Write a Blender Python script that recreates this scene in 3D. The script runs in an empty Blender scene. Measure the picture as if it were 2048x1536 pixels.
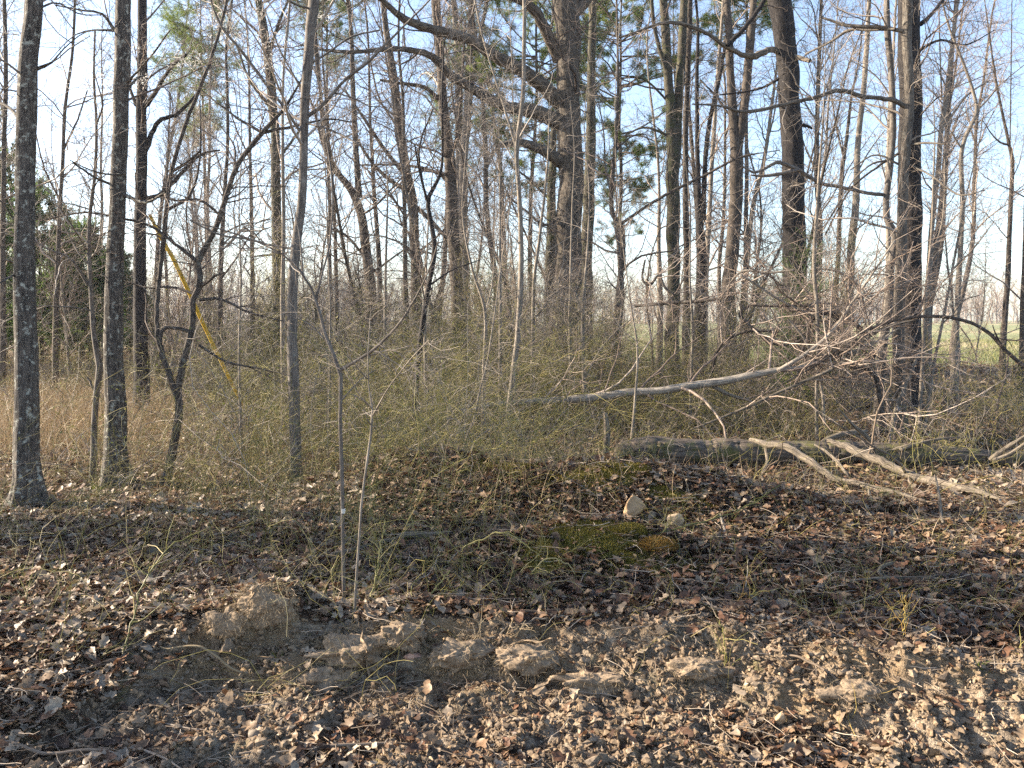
import bpy, math, numpy as np
from math import radians, sin, cos, pi

# ---------------------------------------------------------------- camera, sky, sun, exposure
SC = bpy.context.scene
F = 1707.0            # focal length in pixels of a 2048 px wide picture
PITCH = radians(4.46)
CAMZ = 1.6
SUN_AZ = radians(-78) # from straight ahead, negative = to the left
SUN_EL = radians(25)
cam_d = bpy.data.cameras.new('camera')
cam = bpy.data.objects.new('camera', cam_d)
SC.collection.objects.link(cam)
cam_d.sensor_width = 36.0
cam_d.lens = 36.0 * F / 2048.0
cam_d.clip_start = 0.05
cam_d.clip_end = 2500.0
cam.location = (0, 0, CAMZ)
cam.rotation_euler = (pi / 2 - PITCH, 0, 0)
SC.camera = cam

W = bpy.data.worlds.new('World')
SC.world = W
W.use_nodes = True
wn = W.node_tree.nodes
bg = wn['Background']
sky = wn.new('ShaderNodeTexSky')
sky.sky_type = 'NISHITA'
sky.sun_disc = False
sky.sun_elevation = SUN_EL
sky.sun_rotation = SUN_AZ
sky.air_density = 0.8
sky.dust_density = 0.9
sky.ozone_density = 0.35
W.node_tree.links.new(sky.outputs[0], bg.inputs[0])
bg.inputs[1].default_value = 0.10
sun_d = bpy.data.lights.new('sun', 'SUN')
sun_d.energy = 5.0
sun_d.angle = radians(0.5)
sun_d.color = (1.0, 0.85, 0.66)
sun = bpy.data.objects.new('sun', sun_d)
SC.collection.objects.link(sun)
# the lamp shines along its -Z: point it away from the sun's place in the sky
sun.rotation_euler = (pi / 2 - SUN_EL, 0, pi - SUN_AZ)
SC.view_settings.view_transform = 'Standard'
SC.view_settings.look = 'None'
SC.view_settings.exposure = 2.05
SC.view_settings.gamma = 1.0
SC.cycles.max_bounces = 6
SC.cycles.diffuse_bounces = 3
SC.cycles.glossy_bounces = 1
SC.cycles.transmission_bounces = 2
SC.cycles.transparent_max_bounces = 8
SC.cycles.use_denoising = False
SC.cycles.caustics_reflective = False
SC.cycles.caustics_refractive = False

# ---------------------------------------------------------------- helpers
def norm(a):
    return a / np.maximum(np.linalg.norm(a, axis=-1, keepdims=True), 1e-9)

TAB = np.random.default_rng(5).random((64, 64, 64)).astype(np.float32)
def vnoise(p):
    p = np.asarray(p, dtype=np.float64)
    i = np.floor(p).astype(np.int64)
    f = p - i
    f = f * f * (3 - 2 * f)
    i &= 63
    j = (i + 1) & 63
    x0, y0, z0 = i[..., 0], i[..., 1], i[..., 2]
    x1, y1, z1 = j[..., 0], j[..., 1], j[..., 2]
    fx, fy, fz = f[..., 0], f[..., 1], f[..., 2]
    a = TAB[x0, y0, z0] * (1 - fx) + TAB[x1, y0, z0] * fx
    b = TAB[x0, y1, z0] * (1 - fx) + TAB[x1, y1, z0] * fx
    c = TAB[x0, y0, z1] * (1 - fx) + TAB[x1, y0, z1] * fx
    d = TAB[x0, y1, z1] * (1 - fx) + TAB[x1, y1, z1] * fx
    return (a * (1 - fy) + b * fy) * (1 - fz) + (c * (1 - fy) + d * fy) * fz

def fbm(p, octv=4):
    s = 0; a = .5; t = 0
    p = np.asarray(p, dtype=np.float64)
    for k in range(octv):
        s = s + a * vnoise(p + 17.3 * k); t += a; a *= .5; p = p * 2.03
    return s / t

def xy3(x, y, z=0.0):
    x = np.asarray(x, float); y = np.asarray(y, float)
    return np.stack([x, y, np.zeros_like(x) + z], -1)

def sstep(a, b, x):
    t = np.clip((np.asarray(x, float) - a) / (b - a), 0, 1)
    return t * t * (3 - 2 * t)

CPI, SPI = cos(PITCH), sin(PITCH)
def pix(px, py, D):
    """world point seen at a pixel of the 2048 x 1536 picture at depth D in front of the camera"""
    a = (px - 1024.0) / F; b = (768.0 - py) / F
    d = np.array([a, CPI + b * SPI, -SPI + b * CPI])
    return np.array([0, 0, CAMZ]) + d * (D / d[1])

class MB:
    def __init__(s):
        s.v = []; s.q = []; s.t = []; s.bc = []; s.rn = []; s.n = 0
    def add(s, V, Q=None, T=None, bc=None, rn=None):
        V = np.asarray(V, np.float32).reshape(-1, 3)
        s.v.append(V)
        if Q is not None: s.q.append(np.asarray(Q, np.int64).reshape(-1, 4) + s.n)
        if T is not None: s.t.append(np.asarray(T, np.int64).reshape(-1, 3) + s.n)
        s.bc.append(np.asarray(bc, np.float32).reshape(-1, 3) if bc is not None else V.copy())
        s.rn.append(np.zeros(len(V), np.float32) + 0.5 if rn is None else np.asarray(rn, np.float32).reshape(-1))
        s.n += len(V)
    def build(s, name, mat, parent=None, origin=(0, 0, 0), smooth=True, extra=None):
        o = np.asarray(origin, np.float32)
        V = np.concatenate(s.v) - o
        Q = np.concatenate(s.q) if s.q else np.zeros((0, 4), np.int64)
        T = np.concatenate(s.t) if s.t else np.zeros((0, 3), np.int64)
        me = bpy.data.meshes.new(name)
        me.vertices.add(len(V)); me.vertices.foreach_set('co', V.ravel())
        L = np.concatenate([Q.ravel(), T.ravel()]).astype(np.int32)
        me.loops.add(len(L)); me.loops.foreach_set('vertex_index', L)
        nf = len(Q) + len(T)
        me.polygons.add(nf)
        st = np.concatenate([np.arange(len(Q)) * 4, len(Q) * 4 + np.arange(len(T)) * 3]).astype(np.int32)
        me.polygons.foreach_set('loop_start', st)
        me.update(calc_edges=True)
        me.polygons.foreach_set('use_smooth', np.full(nf, bool(smooth)))
        a = me.attributes.new('bark', 'FLOAT_VECTOR', 'POINT'); a.data.foreach_set('vector', np.concatenate(s.bc).ravel())
        a = me.attributes.new('rnd', 'FLOAT', 'POINT'); a.data.foreach_set('value', np.concatenate(s.rn))
        for k, arr in (extra or {}).items():
            a = me.attributes.new(k, 'FLOAT', 'POINT'); a.data.foreach_set('value', np.asarray(arr, np.float32).ravel())
        me.materials.append(mat)
        ob = bpy.data.objects.new(name, me)
        SC.collection.objects.link(ob)
        if parent is not None: ob.parent = parent
        else: ob.location = tuple(float(c) for c in o)
        return ob

def tag(o, label=None, cat=None, group=None, kind=None):
    if label: o['label'] = label
    if cat: o['category'] = cat
    if group: o['group'] = group
    if kind: o['kind'] = kind
    return o

def empty(name, loc):
    e = bpy.data.objects.new(name, None); SC.collection.objects.link(e)
    e.empty_display_size = .1
    e.location = tuple(float(c) for c in loc)
    return e

def tubes(mb, P, R, S=5, rn=None, disp=None, seed=0):
    """M tubes of K rings and S sides; bark = (around, around, along) coordinates"""
    P = np.asarray(P, float); R = np.asarray(R, float)
    if P.ndim == 2: P = P[None]; R = R[None]
    M, K, _ = P.shape
    T = np.empty_like(P)
    T[:, 1:-1] = P[:, 2:] - P[:, :-2]; T[:, 0] = P[:, 1] - P[:, 0]; T[:, -1] = P[:, -1] - P[:, -2]
    T = norm(T)
    ref = np.where(np.abs(T[:, 0, 0:1]) < .8, np.array([[1., 0, 0]]), np.array([[0, 1., 0]]))
    U = np.empty_like(P)
    u = norm(ref - (ref * T[:, 0]).sum(1, keepdims=True) * T[:, 0])
    for k in range(K):
        u = norm(u - (u * T[:, k]).sum(1, keepdims=True) * T[:, k]); U[:, k] = u
    V = np.cross(T, U)
    ang = np.arange(S) * 2 * pi / S
    c = np.cos(ang)[None, None, :]; s = np.sin(ang)[None, None, :]
    seg = np.concatenate([np.zeros((M, 1)), np.cumsum(np.linalg.norm(np.diff(P, axis=1), axis=2), 1)], 1)
    off = np.random.default_rng(seed + M * 7 + K).uniform(0, 40, (M, 1))
    r = R[:, :, None] * np.ones((1, 1, S))
    bc = np.stack([c * r, s * r, (seg + off)[:, :, None] * np.ones((1, 1, S))], -1)
    if disp is not None: r = r + disp(bc, r, P, ang)
    X = P[:, :, None, :] + (r * c)[..., None] * U[:, :, None, :] + (r * s)[..., None] * V[:, :, None, :]
    m = np.arange(M)[:, None, None] * K * S; k = np.arange(K - 1)[None, :, None] * S
    j = np.arange(S)[None, None, :]; j2 = (j + 1) % S
    Q = np.stack([m + k + j, m + k + j2, m + k + S + j2, m + k + S + j], -1)
    if rn is None: rn = np.random.default_rng(seed + 3).random(M)
    rnv = np.broadcast_to(np.asarray(rn)[:, None, None], (M, K, S)).ravel()
    mb.add(X, Q, bc=bc, rn=rnv)

def smooth_path(P, R, K):
    P = np.asarray(P, float); R = np.asarray(R, float)
    d = np.concatenate([[0], np.cumsum(np.linalg.norm(np.diff(P, axis=0), axis=1))])
    t = np.linspace(0, d[-1], K)
    n = len(P)
    m = np.empty_like(P)
    for i in range(n):
        a, b = max(i - 1, 0), min(i + 1, n - 1)
        m[i] = (P[b] - P[a]) / (d[b] - d[a])
    i = np.clip(np.searchsorted(d, t, side='right') - 1, 0, n - 2)
    h = d[i + 1] - d[i]; u = ((t - d[i]) / h)[:, None]; h = h[:, None]
    q = (2*u**3 - 3*u**2 + 1) * P[i] + (u**3 - 2*u**2 + u) * h * m[i] + (-2*u**3 + 3*u**2) * P[i+1] + (u**3 - u**2) * h * m[i+1]
    return q, np.interp(t, d, R)

def grow(rng, P, R, n, L, ang=(30, 75), K=6, wig=.14, up=.08, rf=.55, rmin=.0014, tip=.3, t=(.15, 1.0), rl=.016, taper=0.0):
    M, Kp, _ = P.shape
    sl = np.linalg.norm(np.diff(P, axis=1), axis=2).sum(1)
    i = rng.choice(M, n, p=sl / sl.sum())
    tt = rng.uniform(t[0], min(t[1], .9999), n) * (Kp - 1)
    k = np.minimum(tt.astype(int), Kp - 2); f = (tt - k)[:, None]
    p0 = P[i, k] * (1 - f) + P[i, k + 1] * f
    r0 = R[i, k] * (1 - f[:, 0]) + R[i, k + 1] * f[:, 0]
    T = norm(P[i, k + 1] - P[i, k])
    a = rng.normal(size=(n, 3)); a -= (a * T).sum(1, keepdims=True) * T; a = norm(a)
    th = np.radians(rng.uniform(ang[0], ang[1], n))[:, None]
    d = np.cos(th) * T + np.sin(th) * a
    d[:, 2] += up; d = norm(d)
    ln = rng.uniform(L[0], L[1], n) * (1 - taper * tt / (Kp - 1))
    sg = (ln / (K - 1))[:, None]
    pts = [p0]
    for _ in range(K - 1):
        d = norm(d + wig * rng.normal(size=(n, 3)) + np.array([0, 0, up * .25]))
        pts.append(pts[-1] + d * sg)
    r = np.maximum(np.minimum(r0 * rf, ln * rl), rmin)[:, None] * np.linspace(1, tip, K)[None, :]
    return np.stack(pts, 1), np.maximum(r, rmin * .6)

def resample(P, R, K):
    q, r = smooth_path(P, R, K); return q[None], r[None]

# ---------------------------------------------------------------- materials
def newmat(name):
    m = bpy.data.materials.new(name); m.use_nodes = True
    nt = m.node_tree; b = nt.nodes['Principled BSDF']
    b.inputs['Specular IOR Level'].default_value = 0.25
    return m, nt, b

def ramp(nt, cols, pos=None):
    r = nt.nodes.new('ShaderNodeValToRGB'); cr = r.color_ramp
    n = len(cols)
    pos = pos or [i / (n - 1) for i in range(n)]
    while len(cr.elements) < n: cr.elements.new(.5)
    for e, p, c in zip(cr.elements, pos, cols):
        e.position = p; e.color = (c[0], c[1], c[2], 1)
    return r

def attr(nt, name):
    a = nt.nodes.new('ShaderNodeAttribute'); a.attribute_name = name; return a

def noise(nt, vec, scale, detail=4, rough=.55):
    n = nt.nodes.new('ShaderNodeTexNoise'); n.inputs['Scale'].default_value = scale
    n.inputs['Detail'].default_value = detail; n.inputs['Roughness'].default_value = rough
    if vec is not None: nt.links.new(vec, n.inputs['Vector'])
    return n

def mapping(nt, vec, sc):
    m = nt.nodes.new('ShaderNodeMapping'); m.inputs['Scale'].default_value = sc
    nt.links.new(vec, m.inputs['Vector']); return m

def mixc(nt, fac, a, b, mode='MIX'):
    m = nt.nodes.new('ShaderNodeMix'); m.data_type = 'RGBA'; m.blend_type = mode
    if isinstance(fac, (int, float)): m.inputs[0].default_value = fac
    else: nt.links.new(fac, m.inputs[0])
    for s, v in ((6, a), (7, b)):
        if isinstance(v, tuple): m.inputs[s].default_value = (v[0], v[1], v[2], 1)
        else: nt.links.new(v, m.inputs[s])
    return m.outputs[2]

def bark_mat(name, dark, light, fx=90, fz=14, lichen=None, lam=.5, moss=None, bump=.6, rough=.85):
    m, nt, b = newmat(name)
    at = attr(nt, 'bark')
    mp = mapping(nt, at.outputs['Vector'], (fx, fx, fz))
    n1 = noise(nt, mp.outputs[0], 1.0, 6, .62)
    n2 = noise(nt, mapping(nt, at.outputs['Vector'], (9, 9, 3)).outputs[0], 1.0, 4)
    r = ramp(nt, [dark, tuple(x * .55 + y * .45 for x, y in zip(dark, light)), light], [.34, .5, .68])
    nt.links.new(n1.outputs[0], r.inputs[0])
    col = mixc(nt, .5, r.outputs[0], ramp_of(nt, n2.outputs[0], [(.55, .55, .55), (1.25, 1.22, 1.18)], [.3, .7]), 'MULTIPLY')
    if lichen:
        geo = nt.nodes.new('ShaderNodeNewGeometry')
        n3 = noise(nt, geo.outputs['Position'], 20.0, 6, .68)
        msk = ramp_of(nt, n3.outputs[0], [(0, 0, 0), (lam,) * 3], [.56, .63])
        col = mixc(nt, msk, col, lichen)
    if moss:
        geo = nt.nodes.new('ShaderNodeNewGeometry')
        n4 = noise(nt, geo.outputs['Position'], 5.0, 5, .65)
        msk = ramp_of(nt, n4.outputs[0], [(0, 0, 0), (.8,) * 3], [.50, .64])
        col = mixc(nt, msk, col, moss)
    nt.links.new(col, b.inputs['Base Color'])
    b.inputs['Roughness'].default_value = rough
    bp = nt.nodes.new('ShaderNodeBump'); bp.inputs['Strength'].default_value = bump; bp.inputs['Distance'].default_value = .01
    nt.links.new(n1.outputs[0], bp.inputs['Height']); nt.links.new(bp.outputs[0], b.inputs['Normal'])
    return m

def ramp_of(nt, fac, cols, pos=None):
    r = ramp(nt, cols, pos); nt.links.new(fac, r.inputs[0]); return r.outputs[0]

def twig_mat(name, cols, rough=.6):
    m, nt, b = newmat(name)
    a = attr(nt, 'rnd')
    at = attr(nt, 'bark')
    n = noise(nt, mapping(nt, at.outputs['Vector'], (40, 40, 12)).outputs[0], 1.0, 3)
    add = nt.nodes.new('ShaderNodeMath'); add.operation = 'MULTIPLY_ADD'
    nt.links.new(n.outputs[0], add.inputs[0]); add.inputs[1].default_value = .5
    sub = nt.nodes.new('ShaderNodeMath'); sub.operation = 'MULTIPLY_ADD'
    nt.links.new(a.outputs['Fac'], sub.inputs[0]); sub.inputs[1].default_value = .75; sub.inputs[2].default_value = -.12
    nt.links.new(sub.outputs[0], add.inputs[2])
    nt.links.new(ramp_of(nt, add.outputs[0], cols), b.inputs['Base Color'])
    b.inputs['Roughness'].default_value = rough
    return m

def leaf_mat(name, cols, trans=.25, rough=.55, pos=None):
    m, nt, b = newmat(name)
    a = attr(nt, 'rnd')
    col = ramp_of(nt, a.outputs['Fac'], cols, pos)
    geo = nt.nodes.new('ShaderNodeNewGeometry')
    n = noise(nt, geo.outputs['Position'], 60, 3)
    col = mixc(nt, .6, col, ramp_of(nt, n.outputs[0], [(.6, .6, .6), (1.3, 1.3, 1.3)], [.35, .65]), 'MULTIPLY')
    nt.links.new(col, b.inputs['Base Color'])
    b.inputs['Roughness'].default_value = rough
    tr = nt.nodes.new('ShaderNodeBsdfTranslucent'); nt.links.new(col, tr.inputs[0])
    mx = nt.nodes.new('ShaderNodeMixShader'); mx.inputs[0].default_value = trans
    nt.links.new(b.outputs[0], mx.inputs[1]); nt.links.new(tr.outputs[0], mx.inputs[2])
    nt.links.new(mx.outputs[0], nt.nodes['Material Output'].inputs['Surface'])
    return m

M = {}
M['lichen'] = bark_mat('grey bark with lichen', (.02, .018, .017), (.14, .122, .105), 70, 12, (.37, .38, .33), .8, bump=.9)
M['smooth'] = bark_mat('smooth grey bark', (.06, .052, .047), (.21, .185, .16), 60, 8, (.32, .32, .29), .35, bump=.35)
M['black'] = bark_mat('black furrowed bark', (.008, .007, .008), (.045, .039, .037), 60, 14, bump=1.0)
M['dark'] = bark_mat('dark furrowed bark', (.02, .017, .016), (.115, .095, .08), 60, 12, (.26, .27, .24), .35, bump=.9)
M['oak'] = bark_mat('oak bark', (.016, .013, .012), (.19, .158, .125), 45, 9, (.25, .25, .2), .3, bump=1.0)
M['brown'] = bark_mat('brown bark', (.028, .023, .02), (.145, .12, .098), 60, 12, bump=.7)
M['lightgrey'] = bark_mat('light grey-brown bark', (.035, .03, .026), (.19, .165, .135), 60, 10, (.3, .3, .26), .3, bump=.8)
M['green'] = bark_mat('mossy bark', (.024, .023, .017), (.12, .108, .08), 55, 10, moss=(.07, .078, .03), bump=.8)
M['pale'] = bark_mat('pale sapling bark', (.10, .085, .07), (.31, .275, .23), 60, 10, bump=.3)
M['dead'] = bark_mat('weathered dead wood', (.035, .028, .022), (.29, .245, .19), 90, 7, (.10, .085, .06), .8, bump=1.2)
M['palewood'] = bark_mat('pale smooth fallen bark', (.14, .12, .10), (.42, .38, .32), 60, 8, bump=.4)
M['log'] = bark_mat('old log wood', (.03, .024, .019), (.23, .185, .145), 80, 6, moss=(.12, .12, .03), bump=1.0)
M['twig'] = twig_mat('twig bark', [(.06, .05, .042), (.20, .168, .138), (.40, .35, .30)])
M['twig_dark'] = twig_mat('dark twig bark', [(.025, .02, .018), (.09, .068, .056), (.22, .17, .14)])
M['twig_red'] = twig_mat('reddish twig bark', [(.08, .058, .046), (.25, .19, .15), (.48, .41, .345)])
M['brier'] = twig_mat('green brier stems', [(.055, .058, .018), (.16, .15, .042), (.30, .26, .09), (.37, .29, .16)], .5)
M['cane'] = twig_mat('orange brier cane', [(.25, .12, .03), (.42, .25, .07), (.35, .32, .10)], .5)
M['stick'] = twig_mat('fallen stick bark', [(.07, .05, .035), (.22, .17, .125), (.46, .40, .33)], .8)
M['root'] = twig_mat('root fibres', [(.10, .075, .04), (.27, .21, .13), (.42, .35, .24)], .9)
M['drygrass'] = leaf_mat('dry grass', [(.16, .115, .068), (.32, .235, .14), (.42, .33, .215)], .2)
M['greengrass'] = leaf_mat('green grass', [(.06, .09, .02), (.14, .17, .05), (.28, .25, .11)], .3)
M['litter'] = leaf_mat('dead leaves', [(.022, .014, .010), (.07, .042, .028), (.15, .078, .045), (.26, .18, .11), (.20, .16, .12), (.33, .27, .20)], .16, .5,
                       [0, .22, .42, .62, .8, 1])
M['cedar'] = leaf_mat('cedar foliage', [(.035, .075, .02), (.09, .16, .035), (.21, .28, .07)], .45)
M['pine'] = leaf_mat('pine needles', [(.06, .11, .02), (.15, .21, .035), (.28, .33, .07)], .3)
M['brierleaf'] = leaf_mat('small green leaves', [(.05, .08, .015), (.12, .15, .03), (.24, .22, .06)], .35)
M['moss'] = leaf_mat('moss', [(.055, .048, .014), (.16, .135, .026), (.34, .265, .05)], .2, .8)
M['brownmoss'] = leaf_mat('brown moss', [(.08, .045, .012), (.22, .13, .03), (.33, .20, .05)], .2, .8)
M['fluff'] = leaf_mat('seed fluff', [(.75, .74, .70), (.85, .84, .8)], .4)

def stone_mat(name, a, c, sc=14):
    m, nt, b = newmat(name)
    geo = nt.nodes.new('ShaderNodeNewGeometry')
    n = noise(nt, geo.outputs['Position'], sc, 7, .65)
    col = ramp_of(nt, n.outputs[0], [a, tuple((x + y) / 2 for x, y in zip(a, c)), c], [.3, .5, .7])
    r = attr(nt, 'rnd')
    col = mixc(nt, .7, col, ramp_of(nt, r.outputs['Fac'], [(.55, .5, .46), (1, .86, .7), (1.3, 1.25, 1.2)]), 'MULTIPLY')
    nt.links.new(col, b.inputs['Base Color']); b.inputs['Roughness'].default_value = .9
    bp = nt.nodes.new('ShaderNodeBump'); bp.inputs['Strength'].default_value = .7; bp.inputs['Distance'].default_value = .006
    nt.links.new(n.outputs[0], bp.inputs['Height']); nt.links.new(bp.outputs[0], b.inputs['Normal'])
    return m
M['tanrock'] = stone_mat('tan rock', (.20, .135, .075), (.48, .36, .235))
M['palerock'] = stone_mat('pale rock', (.22, .17, .115), (.47, .39, .28))
M['pinkrock'] = stone_mat('pink rock', (.36, .20, .17), (.55, .42, .35))
M['gravel'] = stone_mat('gravel', (.24, .17, .10), (.46, .37, .26), 40)
m, nt, b = newmat('yellow plastic'); b.inputs['Base Color'].default_value = (.62, .40, .03, 1); b.inputs['Roughness'].default_value = .45
M['yellow'] = m; geo = nt.nodes.new('ShaderNodeNewGeometry'); nt.links.new(ramp_of(nt, noise(nt, geo.outputs['Position'], 7, 5, .7).outputs[0], [(.30, .19, .04), (.52, .35, .04), (.60, .44, .12)], [.3, .5, .7]), b.inputs['Base Color'])
m, nt, b = newmat('white paint'); b.inputs['Base Color'].default_value = (.6, .6, .57, 1); M['white'] = m
m, nt, b = newmat('grey roofing'); b.inputs['Base Color'].default_value = (.2, .2, .21, 1); M['roof'] = m

# ---------------------------------------------------------------- terrain
EX = np.array([-30, -3.0, -1.75, -1.63, -.06, .7, 1.5, 2.2, 30.])
EY = np.array([4.3, 4.35, 4.4, 4.42, 4.42, 4.22, 3.9, 3.72, 3.6])
BUMPS = [(.58, 5.5, .25, .75, .34), (.95, 6.9, .42, 1.25, .5), (-.85, 7.3, .40, .95, .5), (-1.27, 4.50, .17, .25, .13), (1.3, 3.78, .06, .35, .15),
         (-.5, 4.55, .05, .3, .1) ]
def bank(x, y):
    x = np.asarray(x, float); y = np.asarray(y, float)
    e = np.interp(x, EX, EY) + .10 * (fbm(xy3(x * 3.2, x * 0, 3.), 4) - .5) * 2 * .7 + .10 * (fbm(xy3(x * 6.5, y * 6.5, 8.), 3) - .5)
    w = .30 + .9 * sstep(-1.55, -2.3, x) + .25 * sstep(1.0, 2.4, x)
    t = np.clip((e - y) / w, 0, 1)
    prof = t ** .8 * (1.0)
    prof = np.where(t > .5, .5 ** .8 + (1 - .5 ** .8) * sstep(.5, 1.0, t) , prof)
    return prof, t
def height(x, y):
    x = np.asarray(x, float); y = np.asarray(y, float)
    p, t = bank(x, y)
    z = -.27 * p
    for bx, by, h, rx, ry in BUMPS:
        z = z + h * np.exp(-((x - bx) / rx) ** 2 - ((y - by) / ry) ** 2)
    z = z + .09 * (fbm(xy3(x * .9, y * .9, 1.), 3) - .5) + .12 * sstep(14, 30, np.hypot(x, y)) * (fbm(xy3(x * .15, y * .15, 5.), 3) - .5) * 2
    z = z + .035 * (fbm(xy3(x * 5, y * 5, 2.), 3) - .5)
    return z
def soilmask(x, y):
    p, t = bank(x, y)
    face = np.where((t > .02) & (t < .99), 1., 0.) * sstep(-2.3, -1.5, x)
    low = np.where(t >= .99, 1., 0.)
    n = fbm(xy3(x * 1.7, y * 1.7, 11.), 4)
    right = sstep(.2, .9, x) * np.exp(-((y - np.interp(x, EX, EY) - .0) / .35) ** 2)
    return np.clip(face + low * sstep(.36 - .10 * sstep(.2, -.4, x), .46 - .10 * sstep(.2, -.4, x), n) + right, 0, 1)
MOSS = [(.60, 5.32, .5, .22), (.75, 6.75, .5, .16), (1.25, 6.5, .25, .12), (.15, 7.1, .5, .15), (-.75, 5.9, .18, .08), (.15, 5.15, .2, .12)]
def mossmask(x, y):
    v = np.zeros(np.shape(x))
    for a, b_, rx, ry in MOSS:
        v = np.maximum(v, np.exp(-((x - a) / rx) ** 2 - ((y - b_) / ry) ** 2))
    return np.clip(v * 1.9 + (fbm(xy3(np.asarray(x) * 7, np.asarray(y) * 7, 9.), 3) - .5) * 2.6 - .45, 0, 1)
def fieldmask(x, y):
    return sstep(24, 32, np.asarray(y) + 5 * (fbm(xy3(np.asarray(x) * .2, np.asarray(y) * .2, 4.), 2) - .5)) * sstep(-.02, .08, np.asarray(x) / np.maximum(np.asarray(y), 1.))
def clod(x, y):
    s = soilmask(x, y)
    a = fbm(xy3(x * 14, y * 14, 21.), 4)
    b_ = 1 - np.abs(2 * fbm(xy3(x * 26, y * 26, 31.), 3) - 1)
    L_ = fbm(xy3(x * 6.5, y * 6.5, 41.), 3); r_ = 1 - np.abs(2 * fbm(xy3(x * 45, y * 45, 51.), 2) - 1)
    return s * (.13 * (L_ - .5) + .10 * (a - .5) + .026 * b_ + .010 * r_) + (1 - s) * .012 * (fbm(xy3(x * 20, y * 20, 12.), 2) - .5)

def axis_pts(lo, hi, a, b, fine, g):
    c = list(np.arange(a, b, fine)); s = fine; v = a; left = []
    while v > lo: s *= g; v -= s; left.append(v)
    s = fine; v = c[-1]; right = []
    while v < hi: s *= g; v += s; right.append(v)
    return np.array(left[::-1] + c + right)
xs = axis_pts(-500, 500, -3.2, 3.2, .014, 1.035)
ys = axis_pts(-60, 430, 3.2, 4.9, .013, 1.022)
GX, GY = np.meshgrid(xs, ys)
gx, gy = GX.ravel(), GY.ravel()
gz = height(gx, gy) + clod(gx, gy) * sstep(14, 9, np.hypot(gx, gy))
ny, nx = GX.shape
ii = (np.arange(ny - 1)[:, None] * nx + np.arange(nx - 1)[None, :]).ravel()
gm = MB(); gm.add(np.stack([gx, gy, gz], 1), np.stack([ii, ii + 1, ii + nx + 1, ii + nx], 1))
def grassmask(x, y):
    x = np.asarray(x, float); y = np.asarray(y, float)
    return sstep(8.5, 10.5, y) * sstep(-.30, -.42, x / np.maximum(y, 1)) 
m, nt, b = newmat('forest floor')
geo = nt.nodes.new('ShaderNodeNewGeometry'); pos = geo.outputs['Position']
nA = noise(nt, pos, 22, 8, .7); nB = noise(nt, pos, 1.6, 4); nC = noise(nt, pos, 120, 4, .6)
duff = ramp_of(nt, nA.outputs[0], [(.020, .014, .010), (.075, .05, .034), (.17, .115, .08)], [.3, .52, .72])
soil = ramp_of(nt, nA.outputs[0], [(.06, .046, .034), (.23, .185, .138), (.48, .40, .30)], [.3, .5, .7])
ochre = ramp_of(nt, nC.outputs[0], [(.16, .10, .045), (.34, .235, .13)], [.35, .65])
soil = mixc(nt, ramp_of(nt, nB.outputs[0], [(0, 0, 0), (.8, .8, .8)], [.42, .6]), soil, ochre)
col = mixc(nt, attr(nt, 'soil').outputs['Fac'], duff, soil)
mossc = ramp_of(nt, nA.outputs[0], [(.03, .035, .01), (.10, .10, .02), (.19, .17, .03)], [.3, .5, .7])
col = mixc(nt, attr(nt, 'mossm').outputs['Fac'], col, mossc)
straw = ramp_of(nt, nA.outputs[0], [(.12, .075, .04), (.24, .16, .09), (.34, .25, .15)], [.3, .5, .7])
col = mixc(nt, attr(nt, 'grassm').outputs['Fac'], col, straw)
nF = noise(nt, mapping(nt, pos, (.004, .03, 1)).outputs[0], 1.0, 4)
fieldc = ramp_of(nt, nF.outputs[0], [(.155, .18, .075), (.23, .225, .11), (.38, .30, .18)], [.4, .54, .62])
col = mixc(nt, attr(nt, 'fieldm').outputs['Fac'], col, fieldc)
nt.links.new(col, b.inputs['Base Color']); b.inputs['Roughness'].default_value = .95
bp = nt.nodes.new('ShaderNodeBump'); bp.inputs['Strength'].default_value = 1.0; bp.inputs['Distance'].default_value = .02
nt.links.new(nC.outputs[0], bp.inputs['Height']); nt.links.new(bp.outputs[0], b.inputs['Normal'])
g = gm.build('ground', m, extra={'soil': soilmask(gx, gy), 'mossm': mossmask(gx, gy), 'fieldm': fieldmask(gx, gy), 'grassm': grassmask(gx, gy)})
tag(g, 'brown forest floor with low eroded bank of bare soil and far green field', 'ground', kind='structure')
# ---------------------------------------------------------------- traced trees
def ridge(amp, fx=55, fz=9, flare=0.0, zg=0.0, lump=0.0):
    def f(bc, r, P, ang):
        n = fbm(bc * np.array([fx, fx, fz]), 4)
        d = amp * 1.6 * ((1 - np.abs(2 * n - 1)) - .85)
        if lump: d = d + r * lump * (fbm(bc * np.array([6, 6, 2.2]), 3) - .5) * 2
        if flare:
            h = np.clip(P[:, :, 2] - zg, 0, 9)[:, :, None]
            d = d + r * flare * np.exp(-h / .2) * (.8 + .7 * np.cos(4 * ang[None, None, :] + 1) + .4 * np.cos(7 * ang[None, None, :]))
        return d
    return f

def px_path(pts, D, dd=0.0, rng=None):
    P = []; R = []
    n = len(pts)
    d = np.zeros(n)
    for i in range(1, n): d[i] = d[i-1] + math.hypot(pts[i][0] - pts[i-1][0], pts[i][1] - pts[i-1][1])
    d = d / max(d[-1], 1e-6)
    for (x, y, w), u in zip(pts, d):
        Di = D + dd * u
        P.append(pix(x, y, Di)); R.append(max(w, .8) / 2 * Di / F * math.cos(math.atan(abs(x - 1024) / F)))
    return np.array(P), np.array(R)

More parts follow.
